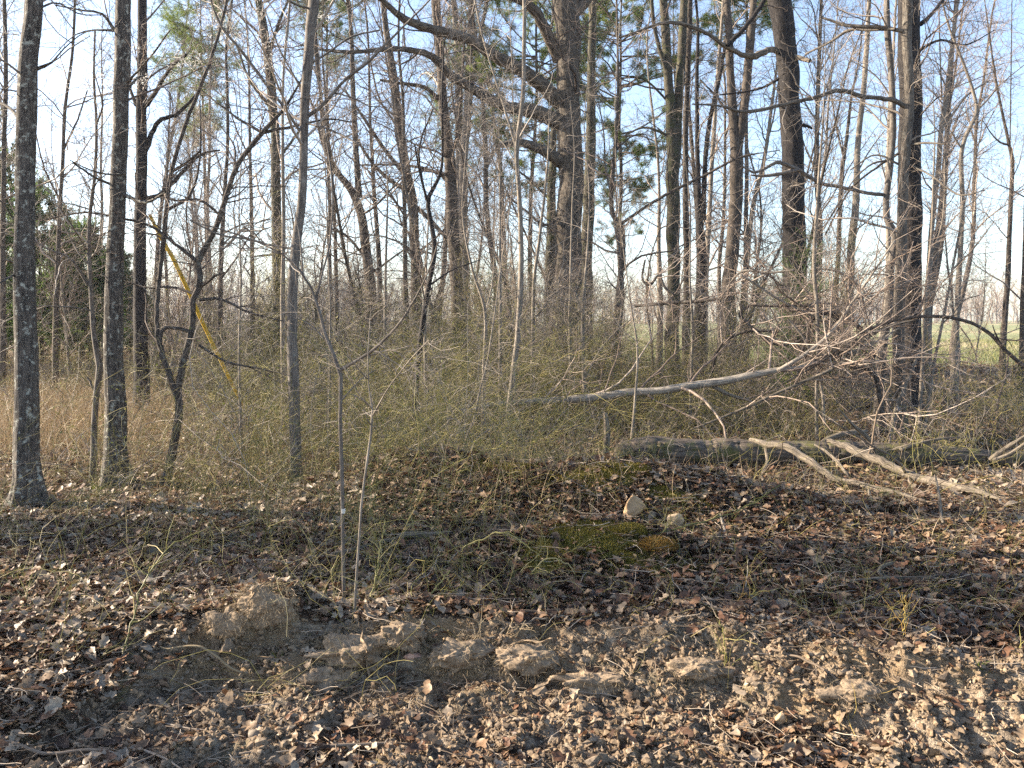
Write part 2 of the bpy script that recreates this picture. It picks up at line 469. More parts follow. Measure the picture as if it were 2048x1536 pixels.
TREES = 0
def traced(name, label, D, trunk, limbs=(), bark='brown', tw='twig', cat='tree', height=None, n=(8, 50, 260, 600), S=16, amp=.006,
           flare=.25, group=None, dd=0.0, L=(.8, 2.2), zmin=1.6, wig=.16, up=.1, rl=.011, rm=1.0, lump=.06, ext=True, t2=(.25, .8), rmin=.0017):
    global TREES
    TREES += 1
    rng = np.random.default_rng(1000 + TREES)
    trunk = sorted(trunk, key=lambda p: -p[1])
    P, R = px_path(trunk, D, dd); R = R * rm
    gzv = float(height_at(P[0][0], P[0][1]))
    if P[0][2] > gzv - .05:
        P = np.vstack([[P[0][0], P[0][1], gzv - .12], P]); R = np.concatenate([[R[0] * 1.05], R])
    base = np.array([P[0][0], P[0][1], gzv])
    if ext and (trunk[-1][1] <= 40 or ext == 'force'):
        H = height or 9.0
        top = P[-1]; d = norm(P[-1] - P[-2]); r = R[-1]
        if top[2] < H:
            k = max(3, int((H - top[2]) / .9)); pts = []; rr = []
            for i in range(k):
                d = norm(d * np.array([.8, .8, 1]) + rng.normal(size=3) * .08 + np.array([0, 0, .15])); top = top + d * (H - P[-1][2]) / k
                pts.append(top); rr.append(max(r * (1 - .93 * (i + 1) / k), .004))
            P = np.vstack([P, pts]); R = np.concatenate([R, rr])
    ln = np.linalg.norm(np.diff(P, axis=0), axis=1).sum()
    K = int(np.clip(ln / (.035 if S >= 32 else .12), 12, 320))
    root = empty(name, base)
    tag(root, label, cat, group)
    q, r = smooth_path(P, R, K)
    q[1:-1] += (np.stack([fbm(xy3(q[1:-1, 2] * 1.7, q[1:-1, 2] * 0 + k * 9. + TREES), 3) for k in range(3)], 1) - .5) * r[1:-1, None] * .5 * np.array([1, 1, 0])
    mb = MB()
    tubes(mb, q, r, S, disp=ridge(amp, 26, 4, flare, gzv, lump), seed=TREES)
    mb.build('trunk', M[bark], root, base)
    srcP, srcR = [resample(P, R, 14)[0]], [resample(P, R, 14)[1]]
    for lb in limbs:
        o = {}
        if isinstance(lb[-1], dict): o = lb[-1]; lb = lb[:-1]
        p2, r2 = px_path(lb, D + o.get('d0', 0), o.get('dd', float(rng.uniform(-.5, .5))))
        k2 = int(np.clip(np.linalg.norm(np.diff(p2, axis=0), axis=1).sum() / .07, 8, 90))
        a, b_ = smooth_path(p2, r2, k2)
        a[2:] += rng.normal(size=(k2 - 2, 3)) * b_[2:, None] * (.14 if b_[0] < .05 else .04)
        m2 = MB(); tubes(m2, a, b_, 10 if r2[0] > .03 else 7, disp=ridge(min(amp, r2[0] * .12), 26, 5, 0, 0, .12), seed=TREES + 5)
        m2.build(o.get('name', 'limb'), M[o.get('bark', bark)], root, base)
        a, b_ = resample(p2, r2, 14); srcP.append(a); srcR.append(b_)
    n1, n2, n3, n4 = n
    mb = MB()
    bigP, bigR = np.concatenate(srcP), np.concatenate(srcR)
    if n1:
        tz = np.clip((zmin - srcP[0][0, 0, 2]) / max(srcP[0][0, -1, 2] - srcP[0][0, 0, 2], .1), .05, .9)
        a, b_ = grow(rng, srcP[0], srcR[0], n1, L, (35, 80), 9, wig, up, .45, .004, .25, (tz, .98), rl, taper=.5)
        tubes(mb, a, b_, 6, seed=TREES)
        cur = [(a, b_)]
        P1, R1 = resamp_all(a, b_, 14)
        bigP, bigR = np.concatenate([bigP[1:], P1]) if len(bigP) > 1 else P1, np.concatenate([bigR[1:], R1]) if len(bigR) > 1 else R1
    else:
        bigP, bigR = bigP[1:], bigR[1:]
        if len(bigP) == 0: bigP, bigR = srcP[0][:, 5:], srcR[0][:, 5:]
    if n2:
        a2, b2 = grow(rng, bigP, bigR, n2, t2, (30, 75), 7, wig * 1.1, up * .6, .5, rmin * 1.2, .35, (.12, 1), .014)
        tubes(mb, a2, b2, 4, seed=TREES + 1)
        a3, b3 = grow(rng, a2, b2, n3, (.12, .5), (30, 70), 5, wig * 1.1, up * .5, .6, rmin, .5, (.1, 1), .012)
        tubes(mb, a3, b3, 3, seed=TREES + 2)
        if n4:
            a4, b4 = grow(rng, a3, b3, n4, (.05, .22), (25, 65), 3, wig, 0, .7, rmin * .8, .6, (.1, 1), .012)
            tubes(mb, a4, b4, 3, seed=TREES + 3)
    if mb.n: mb.build('crown', M[tw], root, base)
    return root

def resamp_all(P, R, K):
    t = np.linspace(0, P.shape[1] - 1, K); i = np.minimum(t.astype(int), P.shape[1] - 2); f = t - i
    return P[:, i] * (1 - f)[None, :, None] + P[:, i + 1] * f[None, :, None], R[:, i] * (1 - f) + R[:, i + 1] * f
def height_at(x, y): return float(height(np.array([x]), np.array([y]))[0])

# --- the big trunks at the left
traced('oak_tree', 'thick straight grey trunk spotted with lichen, leftmost and nearest, flared at its foot', 7.0,
       [(62, -60, 34), (66, 0, 36), (58, 120, 39), (54, 230, 41), (50, 400, 42), (52, 600, 46), (55, 800, 52), (56, 950, 56), (56, 1010, 62), (58, 1045, 76)],
       [[(40, 238, 10), (18, 215, 7), (-20, 196, 5), {'dd': .3}], [(50, 185, 5), (30, 182, 4), (0, 178, 3)], [(72, 140, 5), (100, 128, 4), (130, 95, 3), (170, 65, 2), (225, 58, 1.5)],
        [(36, 545, 5), (10, 560, 4), (-20, 575, 3)], [(34, 690, 4), (10, 700, 3), (-15, 715, 2)], [(70, 22, 5), (110, 5, 4), (160, 28, 3), (210, 30, 2)],
        [(75, 135, 4), (112, 120, 3), (135, 100, 3), (180, 72, 2)], [(30, 440, 4), (0, 400, 3)], [(38, 70, 3), (0, 65, 2)]],
       'lichen', 'twig', S=48, amp=.007, height=12, n=(16, 60, 330, 700), flare=.6, L=(.5, 1.7), zmin=2.2, lump=.04)
traced('oak_tree', 'second thick lichen-spotted trunk from the left, a wavy sapling against its left side', 8.0,
       [(245, -60, 29), (246, 0, 31), (243, 120, 32), (240, 300, 31), (233, 450, 34), (228, 600, 38), (227, 700, 41), (231, 820, 45), (230, 900, 48), (231, 960, 56), (231, 992, 66)],
       [[(228, 60, 9), (205, 28, 5), (160, 20, 4), (110, 10, 3)], [(232, 62, 6), (190, 60, 4), (150, 70, 3), (100, 120, 2)], [(250, 190, 7), (270, 160, 5), (290, 150, 3)],
        [(252, 345, 6), (230, 350, 4), (180, 340, 4), (140, 320, 3), {'dd': -.6}], [(248, 390, 10), (290, 405, 7), (330, 385, 4)], [(225, 370, 7), (190, 355, 5), (145, 325, 4)], [(250, 170, 5), (300, 115, 4), (340, 60, 3)]],
       'lichen', 'twig_red', S=48, amp=.009, height=13, n=(16, 70, 360, 800), flare=.5, L=(.6, 2.0), zmin=2.4, lump=.04)
traced('sapling', 'slender wavy grey sapling just left of the second thick lichen trunk', 8.15,
       [(185, 968, 15), (188, 900, 14), (192, 800, 13), (200, 735, 15), (193, 700, 12), (186, 650, 11), (183, 600, 10), (178, 500, 9), (180, 430, 8), (190, 350, 7), (193, 250, 6), (188, 160, 5), (190, 60, 4)],
       [[(176, 570, 9), (155, 535, 7), (133, 512, 6), (100, 500, 4), (60, 478, 3), (10, 440, 2)], [(187, 778, 6), (180, 762, 5), (174, 754, 4), {'dd': .02}], [(188, 622, 5), (150, 615, 4), (100, 612, 3), (40, 610, 2)],
        [(192, 250, 5), (205, 210, 4), (190, 150, 3)], [(182, 420, 4), (150, 410, 3), (100, 400, 2)]],
       'smooth', 'twig', cat='sapling', height=6, n=(14, 60, 300, 500), S=12, L=(.4, 1.4), t2=(.15, .7), amp=.002)
traced('oak_tree', 'dark straight trunk standing just behind and right of the second lichen trunk', 13.5,
       [(284, -40, 18), (284, 100, 20), (283, 200, 22), (281, 400, 24), (280, 550, 26), (283, 700, 30), (285, 800, 36)],
       [[(287, 215, 12), (310, 185, 9), (345, 130, 7), (372, 110, 6), {'dd': -1}], [(288, 305, 12), (320, 240, 10), (355, 228, 8), (400, 180, 5)],
        [(272, 210, 9), (262, 180, 6), (258, 120, 4)], [(290, 400, 12), (325, 385, 10), (360, 350, 8), (400, 310, 6), (440, 300, 3)]],
       'black', 'twig_dark', height=14, n=(16, 90, 420, 800), S=20, L=(1, 3), zmin=3)
traced('understory_tree', 'dark crooked small tree forked low into two stems like a tall vase', 8.0,
       [(326, 985, 21), (338, 940, 19), (350, 880, 18), (360, 820, 17), (357, 780, 15), (372, 705, 14), (386, 645, 13), (386, 600, 13), (402, 565, 14), (395, 525, 13), (428, 462, 12), (450, 400, 11), (475, 330, 10), (525, 265, 9), (570, 215, 6), (605, 155, 4)],
       [[(357, 800, 15), (335, 740, 13), (320, 690, 12), (313, 640, 11), (318, 560, 10), (328, 470, 10), (342, 350, 9), (372, 245, 8), (408, 155, 7), (440, 60, 6), (465, -60, 5), {'dd': .4, 'name': 'stem'}],
        [(524, 266, 8), (560, 258, 6), (600, 250, 5), (660, 238, 4), (705, 245, 3)], [(522, 264, 7), (480, 240, 5), (440, 210, 4), (400, 178, 3)],
        [(396, 524, 9), (350, 488, 7), (300, 452, 6), (240, 436, 5), (170, 425, 4), (90, 440, 3)], [(400, 600, 7), (440, 598, 6), (500, 625, 5), (565, 642, 3)], [(404, 572, 7), (430, 552, 5), (448, 545, 4)],
        [(388, 665, 7), (345, 655, 7), (325, 660, 8), (320, 690, 8)], [(398, 690, 6), (450, 722, 5), (510, 735, 4), (565, 748, 2)], [(392, 590, 6), (350, 575, 5), (290, 575, 4), (260, 565, 3), (200, 550, 2)],
        [(335, 420, 7), (380, 390, 6), (400, 310, 4), (400, 200, 3)], [(350, 340, 6), (380, 320, 5), (402, 300, 4)], [(440, 430, 5), (400, 400, 5), (340, 400, 4), (330, 380, 3)], [(458, 390, 5), (470, 300, 4), (440, 250, 3)]],
       'dark', 'twig_dark', S=16, n=(18, 80, 420, 700), L=(.4, 1.3), t2=(.2, .7), amp=.003, ext=False, flare=.15)
traced('maple_tree', 'smooth pale grey slim trunk with lengthwise streaks, slightly leaning, left of the middle', 7.8,
       [(632, -60, 22), (628, 0, 22), (622, 60, 21), (612, 180, 19), (607, 280, 17), (603, 400, 17), (592, 490, 20), (584, 570, 20), (583, 680, 21), (585, 720, 24), (588, 800, 23), (592, 900, 23), (594, 985, 28), (596, 1000, 34)],
       [[(603, 268, 7), (575, 225, 6), (530, 165, 6), (485, 105, 6), (440, 48, 5), (415, -20, 4)], [(612, 235, 8), (640, 215, 7), (690, 160, 6), (735, 125, 6), (800, 60, 4), (880, -20, 3)],
        [(616, 130, 6), (650, 110, 4), (700, 75, 4), (760, 60, 3)], [(600, 500, 4), (540, 490, 4), (500, 478, 5), (440, 470, 4), (380, 440, 3)], [(622, 18, 5), (590, 8, 4), (560, -10, 3)], [(610, 190, 4), (560, 100, 3), (530, 20, 3)],
        [(608, 245, 4), (660, 260, 4), (720, 290, 3)]],
       'smooth', 'twig', S=40, amp=.003, height=10, n=(16, 70, 330, 600), L=(.5, 1.8), flare=.15, lump=.05)
traced('sapling', 'thin grey sapling forked into a wide Y, white band low on its stem', 4.8,
       [(688, 1212, 8), (686, 1100, 8), (684, 960, 8), (680, 830, 8), (680, 742, 9), (655, 685, 7), (632, 600, 6), (606, 548, 5), (560, 505, 4), (500, 478, 4), (440, 458, 3), (390, 445, 2)],
       [[(681, 740, 7), (735, 708, 6), (788, 660, 5), (830, 598, 4), (862, 530, 3), (880, 470, 2)], [(632, 596, 5), (645, 545, 4), (660, 480, 4), (665, 380, 3), (650, 260, 2)], [(606, 548, 4), (600, 480, 3), (585, 400, 2)],
        [(684, 800, 3), (720, 760, 2), (750, 740, 2)], [(660, 690, 3), (620, 650, 3), (580, 630, 2)]],
       'smooth', 'twig', cat='sapling', S=12, n=(8, 26, 90, 120), L=(.2, .7), t2=(.1, .35), amp=.001, ext=False, flare=.05, lump=.03, zmin=1.2, rmin=.0012)
mkp, mkr = px_path([(686, 1017, 9.4), (686, 1026, 9.4)], 4.8)
ys = [o for o in SC.objects if str(o.get('label', '')).startswith('thin grey sapling forked')][0]
mb = MB(); tubes(mb, mkp, mkr, 12); mb.build('paint_band', M['white'], ys, tuple(ys.location))
traced('sapling', 'very thin pale brown sapling with a small fork, right beside the grey Y-forked sapling', 4.5,
       [(708, 1252, 6), (713, 1150, 5.5), (719, 1070, 5), (722, 1015, 5), (733, 930, 5), (745, 830, 5), (737, 770, 3), (736, 700, 3), (742, 620, 2)],
       [[(745, 832, 4), (778, 775, 3), (820, 720, 3), (858, 680, 2)], [(745, 835, 2.5), (725, 820, 2)]],
       'pale', 'twig', cat='sapling', S=10, n=(5, 16, 50, 50), L=(.15, .5), t2=(.08, .25), amp=.001, ext=False, flare=.05, lump=.03, zmin=1, rmin=.001)
traced('understory_tree', 'short black crooked stem leaning right, between the slim grey maple and the big oak', 10.5,
       [(830, 855, 15), (833, 760, 12), (840, 690, 11), (848, 630, 11), (856, 580, 10), (866, 530, 10), (870, 490, 10), (862, 445, 9), (856, 400, 9), (878, 355, 7), (885, 320, 5), (884, 200, 4), (888, 80, 3)],
       [[(856, 405, 6), (840, 350, 4), (830, 290, 3)], [(860, 570, 4), (905, 540, 3), (960, 520, 2)], [(852, 400, 5), (838, 300, 4), (865, 220, 3)]],
       'black', 'twig_dark', S=12, n=(10, 50, 200, 350), L=(.4, 1.2), t2=(.2, .6), amp=.003, ext=False, flare=.1)
traced('sapling', 'straight pale cream sapling in front of the big oak limbs, forked high above', 10.6,
       [(1012, 862, 11), (1020, 800, 11), (1028, 740, 12), (1036, 670, 12), (1042, 560, 11), (1042, 480, 10), (1038, 380, 9), (1034, 296, 9), (1046, 190, 9), (1048, 100, 8), (1047, -20, 7)],
       [[(1034, 298, 7), (1012, 225, 5), (985, 140, 4), (962, 60, 4), (945, -20, 3)], [(1034, 330, 3), (1000, 280, 2), (960, 260, 2)]],
       'pale', 'twig', cat='sapling', S=12, height=8, n=(10, 44, 200, 300), L=(.3, 1.2), t2=(.15, .6), amp=.002, flare=.05)
# --- the big oak in the middle
traced('oak_tree', 'massive brown oak with heavy crooked limbs reaching left, largest tree in the middle', 19.0,
       [(1128, -60, 62), (1130, -10, 58), (1137, 60, 54), (1139, 130, 52), (1138, 220, 52), (1140, 320, 56), (1138, 420, 58), (1132, 520, 62), (1130, 600, 66), (1132, 690, 70), (1134, 800, 84)],
       [[(1120, 205, 34), (1085, 172, 28), (1040, 138, 26), (990, 112, 22), (935, 78, 20), (870, 60, 18), (812, 40, 15), (770, 5, 12), (735, -30, 9), {'dd': -3}],
        [(1125, 248, 34), (1075, 225, 27), (1010, 212, 22), (952, 182, 19), (900, 150, 17), (862, 112, 14), (800, 98, 10), (700, 104, 8), (610, 96, 4), {'dd': -3.5}],
        [(1130, 328, 28), (1088, 302, 21), (1045, 286, 16), (1012, 288, 11), (990, 293, 4), {'dd': -1}],
        [(1118, 120, 26), (1096, 70, 22), (1070, 22, 20), (1040, 0, 16), (985, -12, 12), (930, -20, 8), {'dd': -1.5}],
        [(1140, 30, 30), (1170, 0, 26), (1200, -40, 22), (1260, -120, 14), {'dd': 1}], [(1132, 430, 8), (1090, 450, 6), (1050, 420, 4), (1000, 380, 3), {'dd': -1.5}]],
       'oak', 'twig_dark', S=56, rm=.87, amp=.018, rl=.02, height=17, n=(16, 170, 800, 1500), L=(1.5, 4), zmin=5.5, wig=.22, flare=.2, t2=(.4, 1.6), rmin=.003)
traced('young_tree', 'brown trunk wrapped in vines standing close behind the right side of the big oak', 21.5,
       [(1185, -20, 14), (1183, 150, 16), (1180, 300, 20), (1176, 450, 24), (1172, 600, 26), (1172, 760, 30)], [], 'green', 'twig', height=15, n=(14, 80, 350, 500), zmin=5, L=(1, 2.5))
traced('young_tree', 'thin brown trunk peeking out along the left side of the big oak', 21.0,
       [(1108, 240, 10), (1104, 350, 16), (1102, 480, 20), (1100, 600, 22), (1100, 760, 26)], [[(1100, 400, 6), (1060, 360, 5), (1020, 330, 3)]], 'green', 'twig', ext=False, n=(6, 40, 200, 300), L=(.5, 1.5))
traced('young_tree', 'tall dark trunk right of the big oak, two stems joined for half their height', 20.0,
       [(1326, -30, 15), (1330, 60, 17), (1337, 160, 18), (1343, 260, 22), (1346, 320, 27), (1345, 420, 25), (1347, 560, 25), (1344, 650, 27), (1344, 770, 32)],
       [[(1352, 330, 18), (1358, 190, 19), (1364, 100, 17), (1368, 0, 15), (1370, -120, 12), {'dd': .3, 'name': 'stem'}], [(1335, 150, 9), (1310, 60, 8), (1300, -40, 6)],
        [(1333, 200, 5), (1290, 160, 4), (1240, 150, 3)], [(1334, 270, 5), (1290, 255, 4), (1250, 270, 3)]],
       'green', 'twig_dark', S=24, amp=.008, height=15, n=(16, 90, 400, 700), L=(1, 3), zmin=5, rmin=.0028)
traced('young_tree', 'slim dark trunk almost touching the right side of the joined two-stem trunk', 20.6,
       [(1381, -30, 11), (1377, 120, 11), (1372, 260, 11), (1371, 380, 12), (1374, 520, 14), (1373, 660, 17), (1373, 760, 20)], [], 'dark', 'twig_dark', height=13, n=(12, 60, 260, 400), zmin=5, rmin=.0028)
traced('snag_tree', 'split dark broken trunk carrying two thinner grey stems, right of the slim dark trunk', 19.3,
       [(1396, 60, 6), (1394, 160, 8), (1395, 300, 9), (1398, 420, 12), (1402, 480, 20), (1403, 580, 24), (1400, 680, 26), (1400, 780, 30)],
       [[(1407, 440, 11), (1410, 330, 10), (1420, 240, 9), (1440, 150, 8), (1455, 60, 5), {'name': 'stem'}]], 'black', 'twig', height=12, n=(10, 60, 260, 400), zmin=5, rmin=.0028, ext='force')
traced('young_tree', 'brown trunk forked high into two stems, just left of the thick leaning black trunk', 19.0,
       [(1455, -30, 13), (1457, 60, 15), (1461, 160, 16), (1468, 260, 20), (1474, 320, 27), (1471, 400, 27), (1463, 500, 27), (1458, 600, 28), (1456, 770, 34)],
       [[(1476, 300, 20), (1490, 200, 18), (1500, 90, 17), (1508, 0, 14), (1512, -100, 11), {'name': 'stem'}], [(1466, 240, 5), (1430, 190, 4), (1400, 160, 3)]],
       'brown', 'twig_dark', S=24, amp=.007, height=15, n=(16, 90, 380, 600), L=(1, 2.8), zmin=5, rmin=.0028)
traced('oak_tree', 'thick dark furrowed trunk with a gentle lean, small green cedar at its foot', 15.0,
       [(1556, -60, 46), (1562, 0, 46), (1570, 90, 42), (1578, 170, 42), (1585, 260, 42), (1588, 350, 44), (1587, 430, 45), (1590, 520, 48), (1596, 640, 52), (1598, 790, 60)],
       [[(1566, 112, 11), (1545, 98, 12), (1510, 112, 14), (1480, 108, 10), (1450, 92, 9), (1400, 60, 8), (1340, 45, 7), (1240, 75, 4), {'dd': -1.5, 'bark': 'dead'}],
        [(1575, 108, 12), (1598, 116, 10), (1620, 122, 8), {'dd': -.4, 'bark': 'dead'}], [(1455, 92, 10), (1490, 55, 9), (1520, 15, 9), (1545, -30, 8), {'d0': -1, 'dd': 0}],
        [(1605, 250, 9), (1615, 252, 6), (1625, 258, 4), {'dd': 0}], [(1580, 140, 8), (1545, 165, 6), (1510, 180, 4), (1440, 190, 3)], [(1598, 600, 6), (1550, 560, 4), (1520, 520, 3)]],
       'black', 'twig_dark', S=44, amp=.016, height=15, n=(14, 100, 450, 800), L=(1, 3), zmin=4.5, wig=.2, rmin=.0024)
traced('maple_tree', 'light grey-brown trunk right in front of the straight black trunk at the right', 11.3,
       [(1816, -60, 20), (1815, 0, 20), (1814, 100, 20), (1817, 200, 20), (1814, 260, 22), (1809, 330, 22), (1805, 430, 21), (1803, 520, 23), (1800, 620, 24), (1798, 720, 26), (1800, 800, 24), (1800, 872, 32)],
       [[(1815, 216, 11), (1785, 200, 11), (1760, 197, 9), (1730, 194, 9), (1676, 181, 10), (1640, 192, 8), (1570, 208, 8), (1490, 224, 7), (1440, 212, 4), (1385, 208, 3), {'dd': -.8}],
        [(1806, 62, 9), (1760, 55, 8), (1700, 52, 8), (1645, 36, 4), {'dd': .4}], [(1790, 58, 6), (1735, 60, 6), (1700, 60, 7), (1650, 90, 5), (1610, 108, 4), {'dd': 1}],
        [(1800, 330, 5), (1750, 310, 4), (1700, 340, 3)], [(1820, 330, 5), (1860, 350, 4), (1920, 390, 4), (1970, 380, 2), {'dd': -1}], [(1820, 290, 6), (1850, 286, 5), (1890, 288, 3)]],
       'lightgrey', 'twig', S=40, amp=.005, height=11, n=(14, 80, 400, 700), L=(.6, 2), t2=(.2, .9), wig=.2, flare=.25)
traced('oak_tree', 'straight nearly black furrowed trunk behind the light grey-brown trunk at the right', 12.4,
       [(1822, -60, 44), (1821, 0, 44), (1820, 150, 45), (1820, 300, 46), (1820, 450, 46), (1820, 600, 47), (1820, 720, 48), (1822, 800, 48), (1824, 852, 62)],
       [[(1842, 48, 10), (1870, 20, 8), (1900, -20, 6), {'dd': .5}], [(1840, 100, 7), (1880, 80, 5), (1930, 90, 4), (1990, 60, 2)], [(1800, 305, 6), (1760, 330, 5), (1700, 380, 4), (1650, 470, 3), {'dd': 1}]],
       'black', 'twig_dark', S=44, amp=.014, height=15, n=(12, 70, 320, 500), L=(.8, 2.4), zmin=4)
traced('understory_tree', 'sinuous slender grey trunk just left of the two trunks at the right', 11.6,
       [(1774, -40, 11), (1776, 60, 13), (1784, 160, 13), (1786, 260, 14), (1780, 340, 13), (1772, 400, 13), (1774, 440, 14), (1790, 470, 15), (1782, 540, 16), (1778, 620, 16), (1768, 680, 17), (1760, 780, 18), (1757, 868, 24)],
       [[(1770, 390, 8), (1730, 385, 8), (1690, 376, 8), (1640, 366, 8), (1595, 340, 9), (1555, 325, 8), (1510, 345, 5), (1480, 330, 3), {'dd': -.8}], [(1600, 340, 7), (1570, 345, 8), (1530, 352, 7), (1500, 350, 3), {'d0': -.6, 'dd': 0}],
        [(1778, 320, 5), (1740, 330, 4), (1700, 370, 3), (1640, 470, 3)], [(1785, 200, 4), (1750, 150, 3), (1700, 120, 2)]],
       'smooth', 'twig', S=16, amp=.003, height=9, n=(14, 70, 320, 600), L=(.5, 1.8), t2=(.2, .8), wig=.2)
traced('young_tree', 'light straight slim trunk between the black oak and the sinuous trunk, leaning slightly right', 17.0,
       [(1740, -20, 8), (1735, 60, 10), (1728, 170, 11), (1716, 290, 12), (1712, 400, 14), (1704, 480, 16), (1700, 560, 16), (1692, 680, 18), (1690, 790, 22)], [[(1712, 350, 4), (1740, 300, 3), (1770, 260, 2)]],
       'pale', 'twig_red', height=11, n=(14, 60, 260, 400), L=(.6, 1.8), rmin=.0024)
traced('young_tree', 'thin grey trunk with an upward fork just right of the thick black oak', 19.5,
       [(1704, 190, 5), (1690, 300, 8), (1684, 340, 9), (1680, 420, 9), (1674, 560, 10), (1666, 660, 14), (1664, 770, 16)], [[(1686, 310, 5), (1670, 240, 4), (1660, 160, 3)]], 'brown', 'twig_red', n=(14, 60, 260, 400), ext='force', height=9, rmin=.0026)
traced('young_tree', 'pale leaning trunk right of the black trunk, curving up to a steep fork', 17.5,
       [(1920, -40, 5), (1908, 60, 8), (1900, 130, 9), (1884, 250, 10), (1874, 360, 11), (1862, 470, 11), (1856, 600, 13), (1858, 770, 17)],
       [[(1888, 250, 6), (1905, 230, 5), (1935, 190, 4), (1980, 160, 3)], [(1884, 200, 4), (1880, 100, 3), (1878, 10, 2)]], 'pale', 'twig_red', height=10, n=(18, 80, 380, 600), L=(.6, 2), rmin=.0024)
traced('young_tree', 'wavy slender trunk with a jog near the top, standing before the field at the right', 16.0,
       [(1878, -20, 3), (1900, 60, 4), (1928, 130, 6), (1948, 190, 7), (1953, 225, 8), (1930, 275, 9), (1922, 310, 10), (1925, 400, 10), (1921, 500, 11), (1916, 600, 12), (1911, 700, 14), (1910, 755, 17)],
       [[(1955, 220, 5), (1970, 205, 4), (2000, 170, 3), (2048, 130, 2)], [(1925, 300, 4), (1900, 260, 3)]], 'pale', 'twig_red', height=8, n=(16, 80, 380, 600), L=(.5, 1.8), rmin=.0024)
traced('young_tree', 'straight slender brown trunk bent at its top, near the right edge before the green field', 15.0,
       [(2018, 290, 7), (2024, 320, 9), (2021, 420, 10), (2017, 520, 11), (2012, 610, 12), (2006, 700, 14), (2005, 760, 17)], [[(2018, 290, 5), (2000, 285, 4), (1985, 270, 3), (1965, 240, 2)], [(2020, 290, 3), (2022, 150, 2.5), (2024, 0, 2)]],
       'brown', 'twig_red', n=(14, 70, 320, 500), ext='force', height=8, L=(.5, 1.6), rmin=.0022)
traced('young_tree', 'slender trunk cut off by the right edge of the picture, before the field', 14.2,
       [(2060, 200, 6), (2052, 420, 9), (2046, 600, 11), (2044, 700, 12), (2040, 800, 15)], [], 'brown', 'twig_red', n=(14, 60, 280, 400), ext='force', height=7, L=(.5, 1.6), rmin=.0022)
